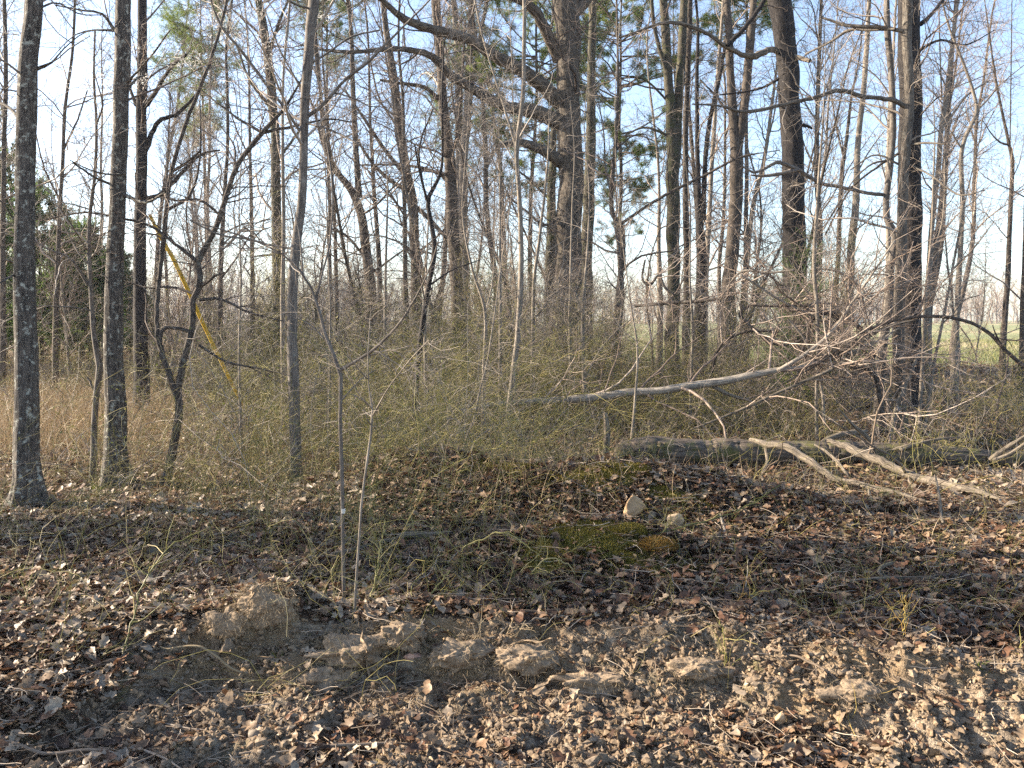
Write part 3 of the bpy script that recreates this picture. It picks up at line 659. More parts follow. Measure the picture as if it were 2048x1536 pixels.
# --- trunks between the slim grey maple and the big oak
mid = [
 ('brown trunk wrapped with vine behind the vase-forked small tree', 17.5, [(512, -30, 14), (528, 60, 17), (543, 180, 19), (550, 280, 18), (552, 420, 20), (556, 600, 22), (558, 740, 26)], [[(545, 220, 8), (500, 160, 6), (470, 80, 4)], [(548, 330, 6), (600, 260, 5), (650, 180, 3)], [(536, 110, 7), (560, 40, 6), (590, -30, 4)]], 'green'),
 ('dark leaning trunk with two long curved limbs rising left, right of the slim grey maple', 18.5, [(640, 180, 7), (650, 290, 9), (672, 340, 12), (705, 385, 15), (722, 430, 18), (732, 500, 20), (742, 580, 21), (745, 740, 26)],
  [[(718, 395, 14), (712, 300, 11), (706, 180, 10), (702, 60, 8), (690, -40, 6), {'name': 'stem'}], [(700, 380, 8), (650, 300, 7), (620, 200, 5), (560, 120, 3)], [(735, 520, 6), (690, 470, 5), (640, 450, 3)]], 'brown'),
 ('grey trunk with steeply forked crown, first right of the dark leaning trunk', 21.0, [(760, -40, 9), (772, 60, 12), (790, 170, 16), (798, 250, 16), (812, 340, 19), (824, 400, 19), (830, 500, 20), (832, 620, 22), (834, 750, 26)],
  [[(810, 350, 9), (770, 300, 8), (730, 240, 6), (690, 180, 4)], [(822, 385, 10), (780, 360, 8), (740, 320, 6), (700, 250, 4), {'dd': -1}], [(800, 260, 5), (760, 200, 4), (740, 120, 3)], [(828, 410, 10), (860, 440, 9), (905, 490, 7)]], 'brown'),
 ('tall brown trunk with a limb swept left, beside the pair of pale far trunks', 19.5, [(866, -40, 12), (874, 60, 14), (882, 160, 17), (892, 260, 20), (900, 340, 23), (905, 440, 24), (912, 540, 25), (918, 640, 28), (920, 760, 34)],
  [[(880, 200, 9), (850, 175, 8), (810, 168, 7), (760, 160, 5)], [(896, 350, 8), (915, 260, 6), (925, 150, 5), (930, 40, 4)], [(900, 360, 8), (860, 340, 6), (800, 330, 5), (720, 330, 3)]], 'brown'),
 ('pale grey far trunk, left one of the close pair left of the oak', 27.0, [(905, -30, 10), (915, 120, 12), (918, 300, 13), (920, 480, 15), (925, 700, 18)], [], 'pale'),
 ('pale far trunk with two upright stems, right one of the pair left of the oak', 26.0, [(945, -30, 11), (938, 120, 13), (933, 250, 17), (926, 330, 17), (928, 500, 18), (935, 720, 20)], [[(934, 260, 9), (950, 130, 8), (975, 0, 6)]], 'pale'),
 ('slim dark trunk, straight, between the leaning trunk and the steeply forked one', 22.0, [(735, 60, 4), (741, 250, 6), (748, 380, 8), (757, 500, 10), (760, 620, 11), (760, 740, 13)], [], 'dark'),
 ('slim straight dark pole right beside the steeply forked grey trunk', 18.0, [(806, 200, 6), (808, 340, 8), (810, 480, 9), (812, 640, 11), (812, 770, 13)], [], 'dark'),
 ('thin dark trunk behind the yellow sleeve', 16.0, [(455, 300, 7), (445, 450, 9), (440, 600, 11), (440, 780, 14)], [[(440, 560, 5), (470, 520, 4), (500, 470, 3)]], 'dark'),
 ('thin pale trunk close left of the slim grey maple', 12.0, [(565, 300, 6), (567, 450, 8), (565, 600, 10), (567, 700, 11), (569, 850, 13)], [], 'pale'),
 ('crooked grey stem with a sharp low fork, right of the big oak', 16.0, [(1234, 40, 4), (1236, 160, 5), (1233, 260, 7), (1226, 340, 9), (1222, 400, 9), (1228, 435, 9), (1243, 448, 10), (1246, 500, 11), (1238, 580, 12), (1232, 660, 13), (1228, 800, 17)],
  [[(1243, 447, 7), (1268, 430, 6), (1300, 408, 6), (1350, 380, 6), (1420, 345, 5), (1480, 315, 4), (1560, 300, 2), {'dd': -1}], [(1233, 90, 4), (1262, 70, 4), (1300, 60, 3)]], 'brown'),
 ('pale thin trunk left of the joined two-stem trunk', 23.0, [(1318, 380, 6), (1318, 500, 9), (1320, 600, 12), (1318, 750, 15)], [], 'pale'),
 ('paler thin trunk rising between the split dark trunk and the forked brown one', 22.0, [(1448, -10, 6), (1432, 200, 8), (1420, 400, 9), (1412, 560, 10), (1408, 740, 13)], [], 'pale'),
 ('far slanting pale trunk left of the thick black oak', 25.0, [(1545, 200, 6), (1528, 320, 8), (1505, 420, 9), (1492, 560, 10), (1488, 720, 13)], [[(1530, 300, 4), (1550, 220, 3), (1560, 120, 2)]], 'pale'),
 ('slim trunk at the left edge behind the leftmost lichen trunk', 15.0, [(8, -30, 8), (12, 150, 9), (8, 300, 10), (5, 500, 12), (5, 800, 16)], [], 'brown'),
 ('grey forked young trunk between the two thick lichen trunks', 16.0, [(150, -40, 5), (145, 100, 6), (130, 220, 7), (125, 330, 8), (118, 450, 9), (112, 620, 12), (110, 800, 15)], [[(127, 300, 5), (155, 240, 4), (175, 180, 3)], [(120, 400, 5), (90, 340, 4), (70, 260, 3)]], 'brown'),
 ('thin brown trunk just right of the vase-forked small tree, with a spreading top', 20.0, [(498, 160, 5), (500, 300, 6), (503, 420, 8), (505, 560, 9), (506, 760, 12)], [[(500, 320, 4), (470, 250, 3), (450, 180, 2)]], 'brown'),
 ('slim trunk between the slim grey maple and the dark leaning trunk', 19.0, [(660, 300, 5), (668, 420, 7), (672, 540, 8), (675, 760, 12)], [], 'dark'),
]
for k, (lb, D, tr, li, bk) in enumerate(mid):
    traced('young_tree', lb, D, tr, li, bk, 'twig_red' if k % 3 == 0 else ('twig_dark' if k % 3 == 1 else 'twig'), S=16, amp=.005, height=12, n=(28, 150, 640, 850), L=(.9, 3.3), zmin=2.4,
           ext=True if tr[0][1] < 40 else 'force', rmin=.0027, wig=.25, t2=(.3, 1.4))
# --- pale saplings in the thicket
sap = [
 ('pale sapling rising from the thicket just right of the big oak foot', 12.2, [(1176, 480, 4), (1170, 560, 6), (1166, 640, 8), (1168, 740, 8), (1174, 850, 10)], [[(1168, 760, 4), (1200, 700, 4), (1235, 660, 3), (1260, 640, 2)], [(1168, 640, 3), (1150, 580, 3)]]),
 ('forked grey sapling just left of the big oak foot', 13.0, [(1095, 330, 4), (1080, 470, 6), (1068, 560, 7), (1066, 680, 8), (1063, 830, 10)], [[(1066, 640, 4), (1100, 600, 3), (1130, 540, 2)]]),
 ('thin white sapling beside the short black crooked stem', 11.5, [(852, 560, 4), (850, 660, 6), (851, 740, 7), (852, 860, 8)], []),
 ('thin sapling with upright twigs left of the cream sapling', 12.5, [(1000, 380, 3), (1000, 520, 5), (1001, 660, 7), (1000, 840, 9)], []),
 ('grey thin sapling midway between the black crooked stem and the cream sapling', 11.0, [(925, 430, 3), (945, 540, 5), (970, 620, 6), (968, 740, 7), (966, 870, 9)], [[(968, 640, 3), (985, 560, 3), (990, 480, 2)]]),
 ('curved thin sapling low in front of the thicket left of the cream sapling', 8.6, [(975, 720, 3), (960, 780, 4), (945, 850, 4), (930, 880, 4), (928, 960, 5)], []),
 ('slender sapling between the slim grey maple and the Y-forked sapling', 10.0, [(655, 480, 3), (660, 600, 4), (660, 740, 5), (658, 900, 7)], []),
 ('grey sapling stub in the brush at the foot of the big oak', 13.6, [(1142, 500, 4), (1140, 620, 6), (1142, 740, 8), (1146, 830, 9)], []),
 ('slender upright sapling left of the dead fallen crown at the right', 12.0, [(1380, 560, 4), (1385, 660, 6), (1382, 760, 6), (1380, 860, 8)], []),
 ('upright sapling inside the tangle, its top cut square', 10.8, [(1628, 535, 9), (1633, 600, 8), (1636, 700, 7), (1632, 800, 6), (1634, 895, 8)], []),
 ('thin reddish sapling just right of the black trunk', 11.8, [(1868, 330, 4), (1862, 480, 6), (1850, 600, 7), (1846, 700, 7), (1838, 860, 9)], [[(1860, 520, 4), (1885, 440, 3), (1890, 300, 2)]]),
 ('thin reddish sapling leaning right at the right side of the black trunk', 11.2, [(1935, 380, 3), (1912, 500, 5), (1890, 620, 6), (1862, 760, 7), (1845, 890, 8)], [[(1905, 540, 3), (1945, 500, 3), (1990, 440, 2)]]),
 ('thin bent sapling in front of the fallen log near its left end', 9.6, [(1260, 600, 3), (1275, 700, 4), (1270, 800, 5), (1262, 900, 6)], []),
 ('tall thin sapling near the left side of the black leaning understory stem', 12.6, [(775, 380, 3), (772, 520, 5), (770, 660, 6), (772, 840, 8)], []),
 ('thin sapling between the vase-forked tree and the slim grey maple', 9.5, [(478, 420, 3), (482, 560, 4), (478, 700, 5), (484, 905, 7)], [[(480, 640, 3), (510, 590, 2), (520, 540, 2)]]),
]
for lb, D, tr, li in sap:
    traced('sapling', lb, D, tr, li, 'pale', 'twig', cat='sapling', S=8, amp=.001, height=5, n=(14, 50, 200, 260), L=(.25, 1.0), zmin=1.0, t2=(.12, .5),
           ext='force', flare=.05, lump=.05, rmin=.0018, wig=.18)
# ---------------------------------------------------------------- background trees, saplings, shrubs: a few kinds, each copied with its parts
def proto_tree(name, label, cat, group, seed, H, r0, bark, tw, n, L, z0=.35, wig=.12, up=.2, rmin=.003, stems=1, S=8, lean=.03, t2=(.4, 1.6), ang=(25, 60), bend=.05):
    rng = np.random.default_rng(seed)
    root = empty(name, (0, 0, 0)); tag(root, label, cat, group)
    mbt = MB(); Ps = []; Rs = []
    for s in range(stems):
        K = 12; p = np.array([0, 0, -.15]) + (rng.normal(size=3) * [.06, .06, 0] if stems > 1 else 0)
        d = norm(np.array([rng.normal() * lean * (1 if stems == 1 else 6), rng.normal() * lean * (1 if stems == 1 else 6), 1.]))
        h = H * (1 if stems == 1 else rng.uniform(.55, 1)); pts = [p]
        for k in range(K - 1):
            d = norm(d + rng.normal(size=3) * bend * [1, 1, .3] + np.array([0, 0, .04])); p = p + d * h / (K - 1); pts.append(p)
        r = r0 * (1 if stems == 1 else rng.uniform(.6, 1)) * np.linspace(1, .12, K)
        Ps.append(np.array(pts)); Rs.append(r)
        q, rr = smooth_path(Ps[-1], r, 26)
        tubes(mbt, q, rr, S, seed=seed + s)
    mbt.build('trunk' if stems == 1 else 'stems' if False else 'trunk', M[bark], root)
    P, R = np.array(Ps), np.array(Rs)
    mb = MB()
    a, b_ = grow(rng, P, R, n[0], L, ang, 8, wig, up, .5, rmin * 1.4, .25, (z0, .99), .016, taper=.6)
    tubes(mb, a, b_, 5, seed=seed)
    a2, b2 = grow(rng, np.concatenate([resamp_all(P, R, 8)[0], a]) , np.concatenate([resamp_all(P, R, 8)[1], b_]), n[1], t2, (25, 65), 6, wig * 1.2, up * .6, .5, rmin, .35, (.15, 1), .012)
    a2, b2 = a2[a2[:, 0, 2] > H * z0 * .8], b2[a2[:, 0, 2] > H * z0 * .8]
    tubes(mb, a2, b2, 3, seed=seed + 1)
    a3, b3 = grow(rng, a2, b2, n[2], (t2[0] * .35, t2[1] * .45), (25, 60), 4, wig * 1.1, up * .4, .6, rmin * .8, .5, (.1, 1), .01)
    tubes(mb, a3, b3, 3, seed=seed + 2)
    mb.build('crown', M[tw], root)
    return root

def copy_tree(o, loc, rz, sc, label=None, group=None, tilt=(0, 0)):
    c = o.copy(); SC.collection.objects.link(c)
    c.location = loc; c.rotation_euler = (tilt[0], tilt[1], rz); c.scale = (sc[0], sc[0], sc[1])
    if label: c['label'] = label
    if group: c['group'] = group
    for ch in list(o.children):
        k = ch.copy(); SC.collection.objects.link(k); k.parent = c
    return c

USED = set()
def scatter(protos, tones, spots, rng, sc=(.8, 1.2), zs=(.85, 1.15), tilt=.03):
    for k, (x, y, lab) in enumerate(spots):
        p = protos[k % len(protos)]; lab = tones[k % len(protos)] + ' ' + lab
        s = rng.uniform(*sc); z = s * rng.uniform(*zs)
        big = 0
        if lab in USED and 'leaning ' + lab not in USED: lab = 'leaning ' + lab; big = .16
        elif lab in USED and 'small ' + lab not in USED: lab = 'small ' + lab; s *= .6; z *= .6
        USED.add(lab)
        loc = (x, y, height_at(x, y)); rz = rng.uniform(0, 6.28); tl = rng.normal(size=2) * tilt + (big if k % 2 else -big)
        if k < len(protos):
            p.location = loc; p.rotation_euler = (tl[0], tl[1], rz); p.scale = (s, s, z); p['label'] = lab
        else: copy_tree(p, loc, rz, (s, z), lab, tilt=tl)

def spots_px(rng, n, pxr, Dr, zones, what, pw=1.0, mind=.9):
    out = []; tries = 0
    while len(out) < n and tries < n * 60:
        tries += 1
        px = rng.uniform(*pxr); D = Dr[0] + (Dr[1] - Dr[0]) * rng.random() ** pw
        x = (px - 1024) / F * D
        if all((x - a) ** 2 + (D - b_) ** 2 > (mind * max(1, D / 30)) ** 2 for a, b_, _ in out):
            z = next(zn for lim, zn in zones if px < lim)
            out.append((x, D, '%s %s, %s' % (what, 'nearby' if D < Dr[0] + .22 * (Dr[1] - Dr[0]) else 'farther off' if D < Dr[0] + .55 * (Dr[1] - Dr[0]) else 'far off', z)))
    return out

rng = np.random.default_rng(77)
ZN = [(20, 'behind the leftmost lichen trunk at the edge'), (130, 'in the gap right of the leftmost trunk'), (262, 'behind the second lichen trunk'), (340, 'behind the dark straight trunk at the left'),
      (450, 'behind the vase-forked small tree'), (560, 'right of the yellow sleeve'), (680, 'behind the slim grey maple'), (780, 'behind the dark leaning trunk'), (880, 'behind the black crooked stem'),
      (1000, 'behind the pair of pale far trunks'), (1095, 'just left of the big oak'), (1200, 'behind the big oak'), (1320, 'just right of the big oak'), (1440, 'behind the joined two-stem trunk'),
      (1540, 'behind the brown forked trunk'), (1680, 'behind the thick leaning black trunk'), (1780, 'behind the sinuous trunk'), (1860, 'behind the straight black trunk'), (9999, 'before the field right of the black trunk')]
bt = [proto_tree('forest_tree', 'x', 'tree', 'slim bare trees of the wood behind', 200 + i, 14 + i, .10 + .015 * (i % 3), ['brown', 'pale', 'dark', 'brown', 'pale'][i], ['twig', 'twig_red', 'twig_dark', 'twig_red', 'twig'][i],
                 (26, 170, 1100), (1.0, 3.2), z0=.28, rmin=.0042) for i in range(5)]
sp = spots_px(rng, 17, (-150, 1300), (23, 60), ZN, 'bare tree', 1.1) + spots_px(rng, 9, (1300, 1980), (22, 34), ZN, 'bare tree', 1.0)
scatter(bt, ['tall brown', 'tall pale', 'tall dark', 'taller brown', 'tallest pale'], sp, rng, (.7, 1.15))
yt = [proto_tree('young_tree', 'x', 'tree', 'thin young trees of the understory', 300 + i, 6.5 + i * .6, .035 + .006 * i, ['pale', 'brown', 'smooth', 'brown'][i], ['twig_red', 'twig', 'twig', 'twig_red'][i],
                 (24, 150, 800), (.7, 2.0), z0=.12, rmin=.0032, wig=.2, bend=.1, t2=(.25, 1.1)) for i in range(4)]
sp = spots_px(rng, 46, (-150, 1300), (15, 45), ZN, 'thin young tree', 1.0) + spots_px(rng, 9, (1300, 1980), (17, 32), ZN, 'thin young tree', 1.0)
scatter(yt, ['pale', 'brown', 'grey', 'dark brown'], sp, rng, (.7, 1.2), tilt=.06)
sh = [proto_tree('bare_shrub', 'x', 'shrub', 'bare shrubs under the trees', 400 + i, 3.0 + .3 * i, .016, ['brown', 'pale', 'brown', 'green'][i], ['twig', 'twig_red', 'twig_dark', 'brier'][i],
                 (60, 260, 1100), (.5, 1.5), z0=.06, rmin=.0026, wig=.24, bend=.14, stems=7, S=5, t2=(.2, .8), ang=(20, 60), up=.1) for i in range(4)]
sp = spots_px(rng, 54, (250, 1240), (13.5, 36), ZN, 'bare shrub', .9, .7) + spots_px(rng, 8, (1300, 1700), (14, 22), ZN, 'bare shrub', 1, .7) \
    + spots_px(rng, 20, (-150, 300), (22, 40), ZN, 'bare shrub', 1, .7)
scatter(sh, ['brown', 'pale', 'dark', 'greenish'], sp, rng, (.6, 1.15), tilt=.05)
# trees beyond the left edge of the picture, whose shade lies on the forest floor
nb = proto_tree('forest_tree', 'bare oak trunk outside the left edge whose shade crosses the leaf litter', 'tree', 'trees just left of the view', 520, 13, .16, 'lichen', 'twig', (22, 150, 900), (1.2, 3), z0=.2, rmin=.003, S=14)
SHADE = [(-12.5, 6.6)]
for k, (x, y) in enumerate(SHADE):
    loc = (x, y, height_at(x, y))
    if k == 0: nb.location = loc
    else: copy_tree(nb, loc, k * 1.3, (.7 + .5 * ((k * 37) % 10) / 10, .9 + .2 * (k % 3)))

# ---------------------------------------------------------------- evergreens
def blades(mb, rng, C, Dv, ln, wd, rn=None):
    """thin leaf or needle blades: a quad folded at its middle"""
    n = len(C)
    side = norm(np.cross(Dv, rng.normal(size=(n, 3))))
    l = np.asarray(ln)[:, None] if np.ndim(ln) else ln
    w = (np.asarray(wd)[:, None] if np.ndim(wd) else wd) * side * .5
    mid = C + Dv * l * .5 + rng.normal(size=(n, 3)) * .06 * l
    tip = C + Dv * l
    V = np.stack([C - w * .4, C + w * .4, mid + w, mid - w, tip + w * .15, tip - w * .15], 1)
    i = np.arange(n)[:, None] * 6
    Q = np.concatenate([i + np.array([[0, 1, 2, 3]]), i + np.array([[3, 2, 4, 5]])])
    r = rng.random(n) if rn is None else rn
    mb.add(V, Q, rn=np.repeat(r, 6))

def evergreen(name, label, group, x, y, H, Rm, kind, seed, z0=.03, nb_=110, nf=26000, bl=(.05, .11), bw=.012, top=1.0, rtr=.09):
    rng = np.random.default_rng(seed)
    base = (x, y, height_at(x, y))
    root = empty(name, base); tag(root, label, 'tree', group)
    K = 14; pts = np.zeros((K, 3)); pts[:, 2] = np.linspace(-.15, H, K); pts[:, :2] = np.cumsum(rng.normal(size=(K, 2)) * .03, 0)
    tr = rtr * np.linspace(1, .1, K)
    mb = MB(); q, r = smooth_path(pts, tr, 40); tubes(mb, q, r, 10, seed=seed); mb.build('trunk', M['brown'], root)
    t = rng.uniform(z0, .98, nb_)
    c = np.stack([np.interp(t * H, pts[:, 2], pts[:, k]) for k in range(3)], 1)
    az = rng.uniform(0, 2 * pi, nb_)
    if kind == 'cedar': ln = Rm * (1 - t) ** .7 * rng.uniform(.6, 1.15, nb_) + .12; el = rng.uniform(.1, .7, nb_)
    else: ln = Rm * np.sin(pi * np.clip((t - z0) / (1 - z0), .08, .95)) ** .6 * rng.uniform(.5, 1.2, nb_); el = rng.uniform(-.1, .35, nb_)
    d = np.stack([np.cos(az) * np.cos(el), np.sin(az) * np.cos(el), np.sin(el)], 1)
    K2 = 7; P = [c]
    for k in range(K2 - 1):
        d = norm(d + rng.normal(size=(nb_, 3)) * .13 + np.array([0, 0, .05])); P.append(P[-1] + d * (ln / (K2 - 1))[:, None])
    P = np.stack(P, 1); R = (np.clip(ln * .012, .004, .03))[:, None] * np.linspace(1, .3, K2)
    m2 = MB(); tubes(m2, P, R, 4, seed=seed)
    a, b_ = grow(rng, P, R, nb_ * 7, (.12, .55), (25, 60), 4, .15, .1, .5, .003, .5, (.25, 1), .01)
    tubes(m2, a, b_, 3, seed=seed); m2.build('branch', M['twig_dark'], root)
    mf = MB()
    # clumps of foliage gathered round the twigs, with gaps between them
    if kind == 'cedar':
        i = rng.integers(0, len(a), nf); u = rng.random(nf) * 2.99; k = u.astype(int); f = (u - k)[:, None]
        C = a[i, k] * (1 - f) + a[i, k + 1] * f + rng.normal(size=(nf, 3)) * .035
        Dv = norm(norm(a[i, 3] - a[i, 0]) + rng.normal(size=(nf, 3)) * .55 + np.array([0, 0, .25]))
        tone = np.clip(rng.random(len(a))[i] * .6 + rng.random(nf) * .4, 0, 1)
    else:
        i = rng.integers(0, len(a), nf)
        u = 3 - 2.6 * rng.random(nf) ** 1.6; k = np.minimum(u.astype(int), 2); f = (u - k)[:, None]
        C = a[i, k] * (1 - f) + a[i, k + 1] * f + rng.normal(size=(nf, 3)) * .02
        Dv = norm(norm(a[i, 3] - a[i, 0]) * .7 + rng.normal(size=(nf, 3)) * .8)
        tone = np.clip(rng.random(len(a))[i] * .6 + rng.random(nf) * .4, 0, 1)
    blades(mf, rng, C, Dv, rng.uniform(bl[0], bl[1], nf), bw, tone)
    mf.build('crown', M['cedar' if kind == 'cedar' else 'pine'], root)
    return root
def at(px, D): return (px - 1024) / F * D
for k, (px, D, H, Rm, lb) in enumerate([(-40, 22, 7.6, 2.4, 'largest dark green cedar at the left edge, behind the leftmost lichen trunk'), (80, 25, 5.4, 2.2, 'dark green cedar between the leftmost trunk and the wavy sapling'),
        (165, 27, 4.4, 1.7, 'dark green cedar seen around the wavy grey sapling'), (240, 30, 3.8, 1.5, 'dark cedar behind the second lichen trunk'), (-150, 20, 7, 2.4, 'cedar mostly outside the left edge')]):
    evergreen('cedar_tree', lb, 'cedars behind the dry grass at the left', at(px, D), D, H, Rm, 'cedar', 600 + k, nf=46000, bl=(.07, .15), bw=.026, z0=.08, nb_=150)
evergreen('cedar_tree', 'small young green cedar at the foot of the thick leaning black trunk', None, at(1600, 14.4), 14.4, 2.9, .62, 'cedar', 620, nf=9000, nb_=70, bl=(.04, .09), bw=.007, rtr=.03)
evergreen('cedar_tree', 'small thin green cedar low between the pair of pale far trunks', None, at(990, 17), 17, 2.6, .6, 'cedar', 621, nf=3500, nb_=60, bl=(.04, .08), bw=.006, rtr=.03)
for k, (px, D, H, Rm, z0, lb, nf) in enumerate([(1065, 26, 14, 2.9, .38, 'pine with feathery green tufts left of the big oak top', 30000), (1235, 27, 14, 2.8, .28, 'pine with feathery green tufts right of the big oak', 34000),
        (420, 28, 13, 1.6, .55, 'pine with yellow-green tufts high between the second lichen trunk and the slim maple', 14000), (920, 30, 13, 1.4, .45, 'thin pine tufts beside the pair of pale far trunks', 8000),
        (1490, 25, 14.5, 3.2, .66, 'pine whose lowest green tufts hang above the forked brown trunk', 22000), (660, 27, 13.5, 1.8, .66, 'pine top showing high right of the slim grey maple', 12000)]):
    evergreen('pine_tree', lb, 'pines in the wood', at(px, D), D, H, Rm, 'pine', 640 + k, nf=nf * 3, nb_=110, bl=(.08, .17), bw=.009, z0=z0)

# ---------------------------------------------------------------- far woodland behind the field
evergreen('pine_tree', 'tall pine outside the left edge whose crown shades the mossy rise', None, -16, 8.8, 9.5, .9, 'pine', 699, nf=17000, nb_=90, bl=(.08, .17), bw=.014, z0=.6)
evergreen('cedar_tree', 'low cedar outside the left edge shading the leaf litter', None, -10.2, 7.2, 3.4, .75, 'cedar', 698, nf=14000, nb_=80, bl=(.06, .12), bw=.02, rtr=.04)
rng = np.random.default_rng(900)
mb = MB()
n = 1500
x = rng.uniform(-330, 330, n); y = rng.uniform(210, 300, n) ; Hh = rng.uniform(7, 14, n) * (.8 + .5 * fbm(xy3(x * .02, y * .02), 3))
K = 5; P = np.stack([np.stack([x + rng.normal(size=n) * .3 * k, y, Hh * k / (K - 1) - .2], 1) for k in range(K)], 1)
R = rng.uniform(.12, .25, n)[:, None] * np.linspace(1, .2, K)
tubes(mb, P, R, 4, seed=1)
a, b_ = grow(rng, P, R, 16000, (2, 5), (20, 60), 4, .15, .2, .6, .05, .4, (.05, .98), .02); tubes(mb, a, b_, 3, seed=2)
a, b_ = grow(rng, a, b_, 60000, (.8, 2.4), (20, 60), 3, .15, .2, .7, .035, .5, (.1, 1), .02); tubes(mb, a, b_, 3, seed=3)
fw = mb.build('distant_woodland', M['twig_red']); tag(fw, 'hazy brown band of bare distant woods beyond the field', 'woodland', kind='stuff')
# small white shed at the far edge of the field
bx = at(1710, 190)
sroot = empty('shed', (bx, 190, 0)); tag(sroot, 'tiny white shed far off at the edge of the field', 'shed')
def boxm(mb, x0, x1, y0, y1, z0, z1):
    V = np.array([[x, y, z] for z in (z0, z1) for y in (y0, y1) for x in (x0, x1)])
    mb.add(V, [[0, 2, 3, 1], [4, 5, 7, 6], [0, 1, 5, 4], [2, 6, 7, 3], [0, 4, 6, 2], [1, 3, 7, 5]])
mb = MB(); boxm(mb, -1.2, 1.2, -.9, .9, -.2, 1.7); mb.build('wall', M['white'], sroot, smooth=False)
mb = MB(); mb.add([[-1.4, -1.1, 1.7], [1.4, -1.1, 1.7], [1.4, 1.1, 1.7], [-1.4, 1.1, 1.7], [-1.4, 0, 2.3], [1.4, 0, 2.3]], [[0, 1, 5, 4], [3, 4, 5, 2], [0, 3, 2, 1]], [[0, 4, 3], [1, 2, 5]])
mb.build('roof', M['roof'], sroot, smooth=False)
mb = MB(); boxm(mb, -.35, .35, -.93, -.905, 0, 1.5); mb.build('door', M['roof'], sroot, smooth=False)

# ---------------------------------------------------------------- thicket of green briers
def inview(x, y, m=.7): return np.abs(x) < .62 * y + m
def brierdens(x, y):
    px = 1024 + x / np.maximum(y, .1) * F
    d = sstep(6.2, 7.9, y) * (.25 + .75 * sstep(330, 560, px))
    d = d * (1 - .6 * sstep(1240, 1340, px) * sstep(10.6, 9.6, y))
    d = d * (1 - .62 * sstep(13, 17, y)) * (1 - .9 * sstep(11, 15, y) * sstep(1450, 1700, px)) * (1 - .85 * sstep(14, 18, y) * sstep(1180, 1300, px)) * (1 - .7 * sstep(1180, 1260, px) * sstep(9.2, 8.4, y))
    return d * (.12 + 1.3 * sstep(.42, .60, fbm(xy3(x * 1.1, y * 1.1, 3.), 3)))
def brier(n, yr, hh, rr, seed, mat, name, label, cat, K=9, shoots=9, dens=brierdens, rn=None):
    rng = np.random.default_rng(seed)
    N = n * 6
    y = yr[0] + (yr[1] - yr[0]) * rng.random(N); x = rng.uniform(-1, 1, N) * (.62 * y + .7)
    k = rng.random(N) < dens(x, y) * (y / yr[1]); x, y = x[k][:n], y[k][:n]; n = len(x)
    pxx = 1024 + x / y * F
    h = rng.uniform(*hh, n) * (1 + .02 * y) * (1 - .62 * sstep(1000, 1180, pxx) * sstep(12.6, 11, y)) * (.7 + .75 * fbm(xy3(x * .9, y * .9, 33.), 2)) * (1 + .25 * sstep(520, 650, pxx) * sstep(1250, 1100, pxx) * sstep(9.5, 12, y))
    p = np.stack([x, y, height(x, y) - .03], 1)
    d = norm(np.stack([rng.normal(size=n) * .45, rng.normal(size=n) * .45, np.ones(n)], 1)); pts = [p]
    droop = rng.uniform(.0, .35, n)
    for i in range(K - 1):
        d = norm(d + rng.normal(size=(n, 3)) * .26 + np.stack([np.zeros(n), np.zeros(n), -droop * i / K], 1)); p = p + d * (h / (K - 1))[:, None] * 1.25; pts.append(p)
    P = np.stack(pts, 1); P[:, :, 2] = np.maximum(P[:, :, 2], height(P[:, :, 0], P[:, :, 1]) + .01 * (np.arange(K) > 0)[None, :] - .02)
    r0 = rng.uniform(*rr, n); R = r0[:, None] * np.linspace(1, .5, K)
    tone = rng.random(n); mb = MB(); tubes(mb, P, R, 3, rn=tone, seed=seed)
    a, b_ = grow(rng, P, R, n * shoots, (.08, .40), (35, 85), 5, .30, .05, .75, rr[0] * .75, .6, (.12, 1), .02)
    tubes(mb, a, b_, 3, seed=seed + 1)
    o = mb.build(name, M[mat]); tag(o, label, cat, kind='stuff'); return o, a
_, tw = brier(4300, (6.2, 22), (.3, 1.35), (.0018, .0034), 50, 'brier', 'brier_thicket', 'dense tangle of green and yellow brier stems', 'undergrowth')
brier(2300, (6.4, 22), (.4, 1.7), (.0018, .0035), 51, 'twig', 'brush', 'dense thin brown leafless brush mixed through the briers', 'undergrowth', shoots=10)
brier(820, (3.9, 7.6), (.25, .75), (.0011, .0021), 52, 'brier', 'brier_shoots', 'sparse thin green brier shoots over the near leaf litter', 'undergrowth', shoots=4,
      dens=lambda x, y: (.3 + .7 * sstep(.45, .6, fbm(xy3(x * 1.1, y * 1.1, 6.), 3))) * (1 - .7 * soilmask(x, y)))
rng = np.random.default_rng(61); mb = MB()
i = rng.integers(0, len(tw), 26000); C = tw[i, rng.integers(1, 5, 26000)]
blades(mb, rng, C, norm(rng.normal(size=(26000, 3))), rng.uniform(.012, .035, 26000), rng.uniform(.006, .014, 26000))
tag(mb.build('brier_leaves', M['brierleaf']), 'tiny new green leaves scattered through the thicket', 'leaves', kind='stuff')

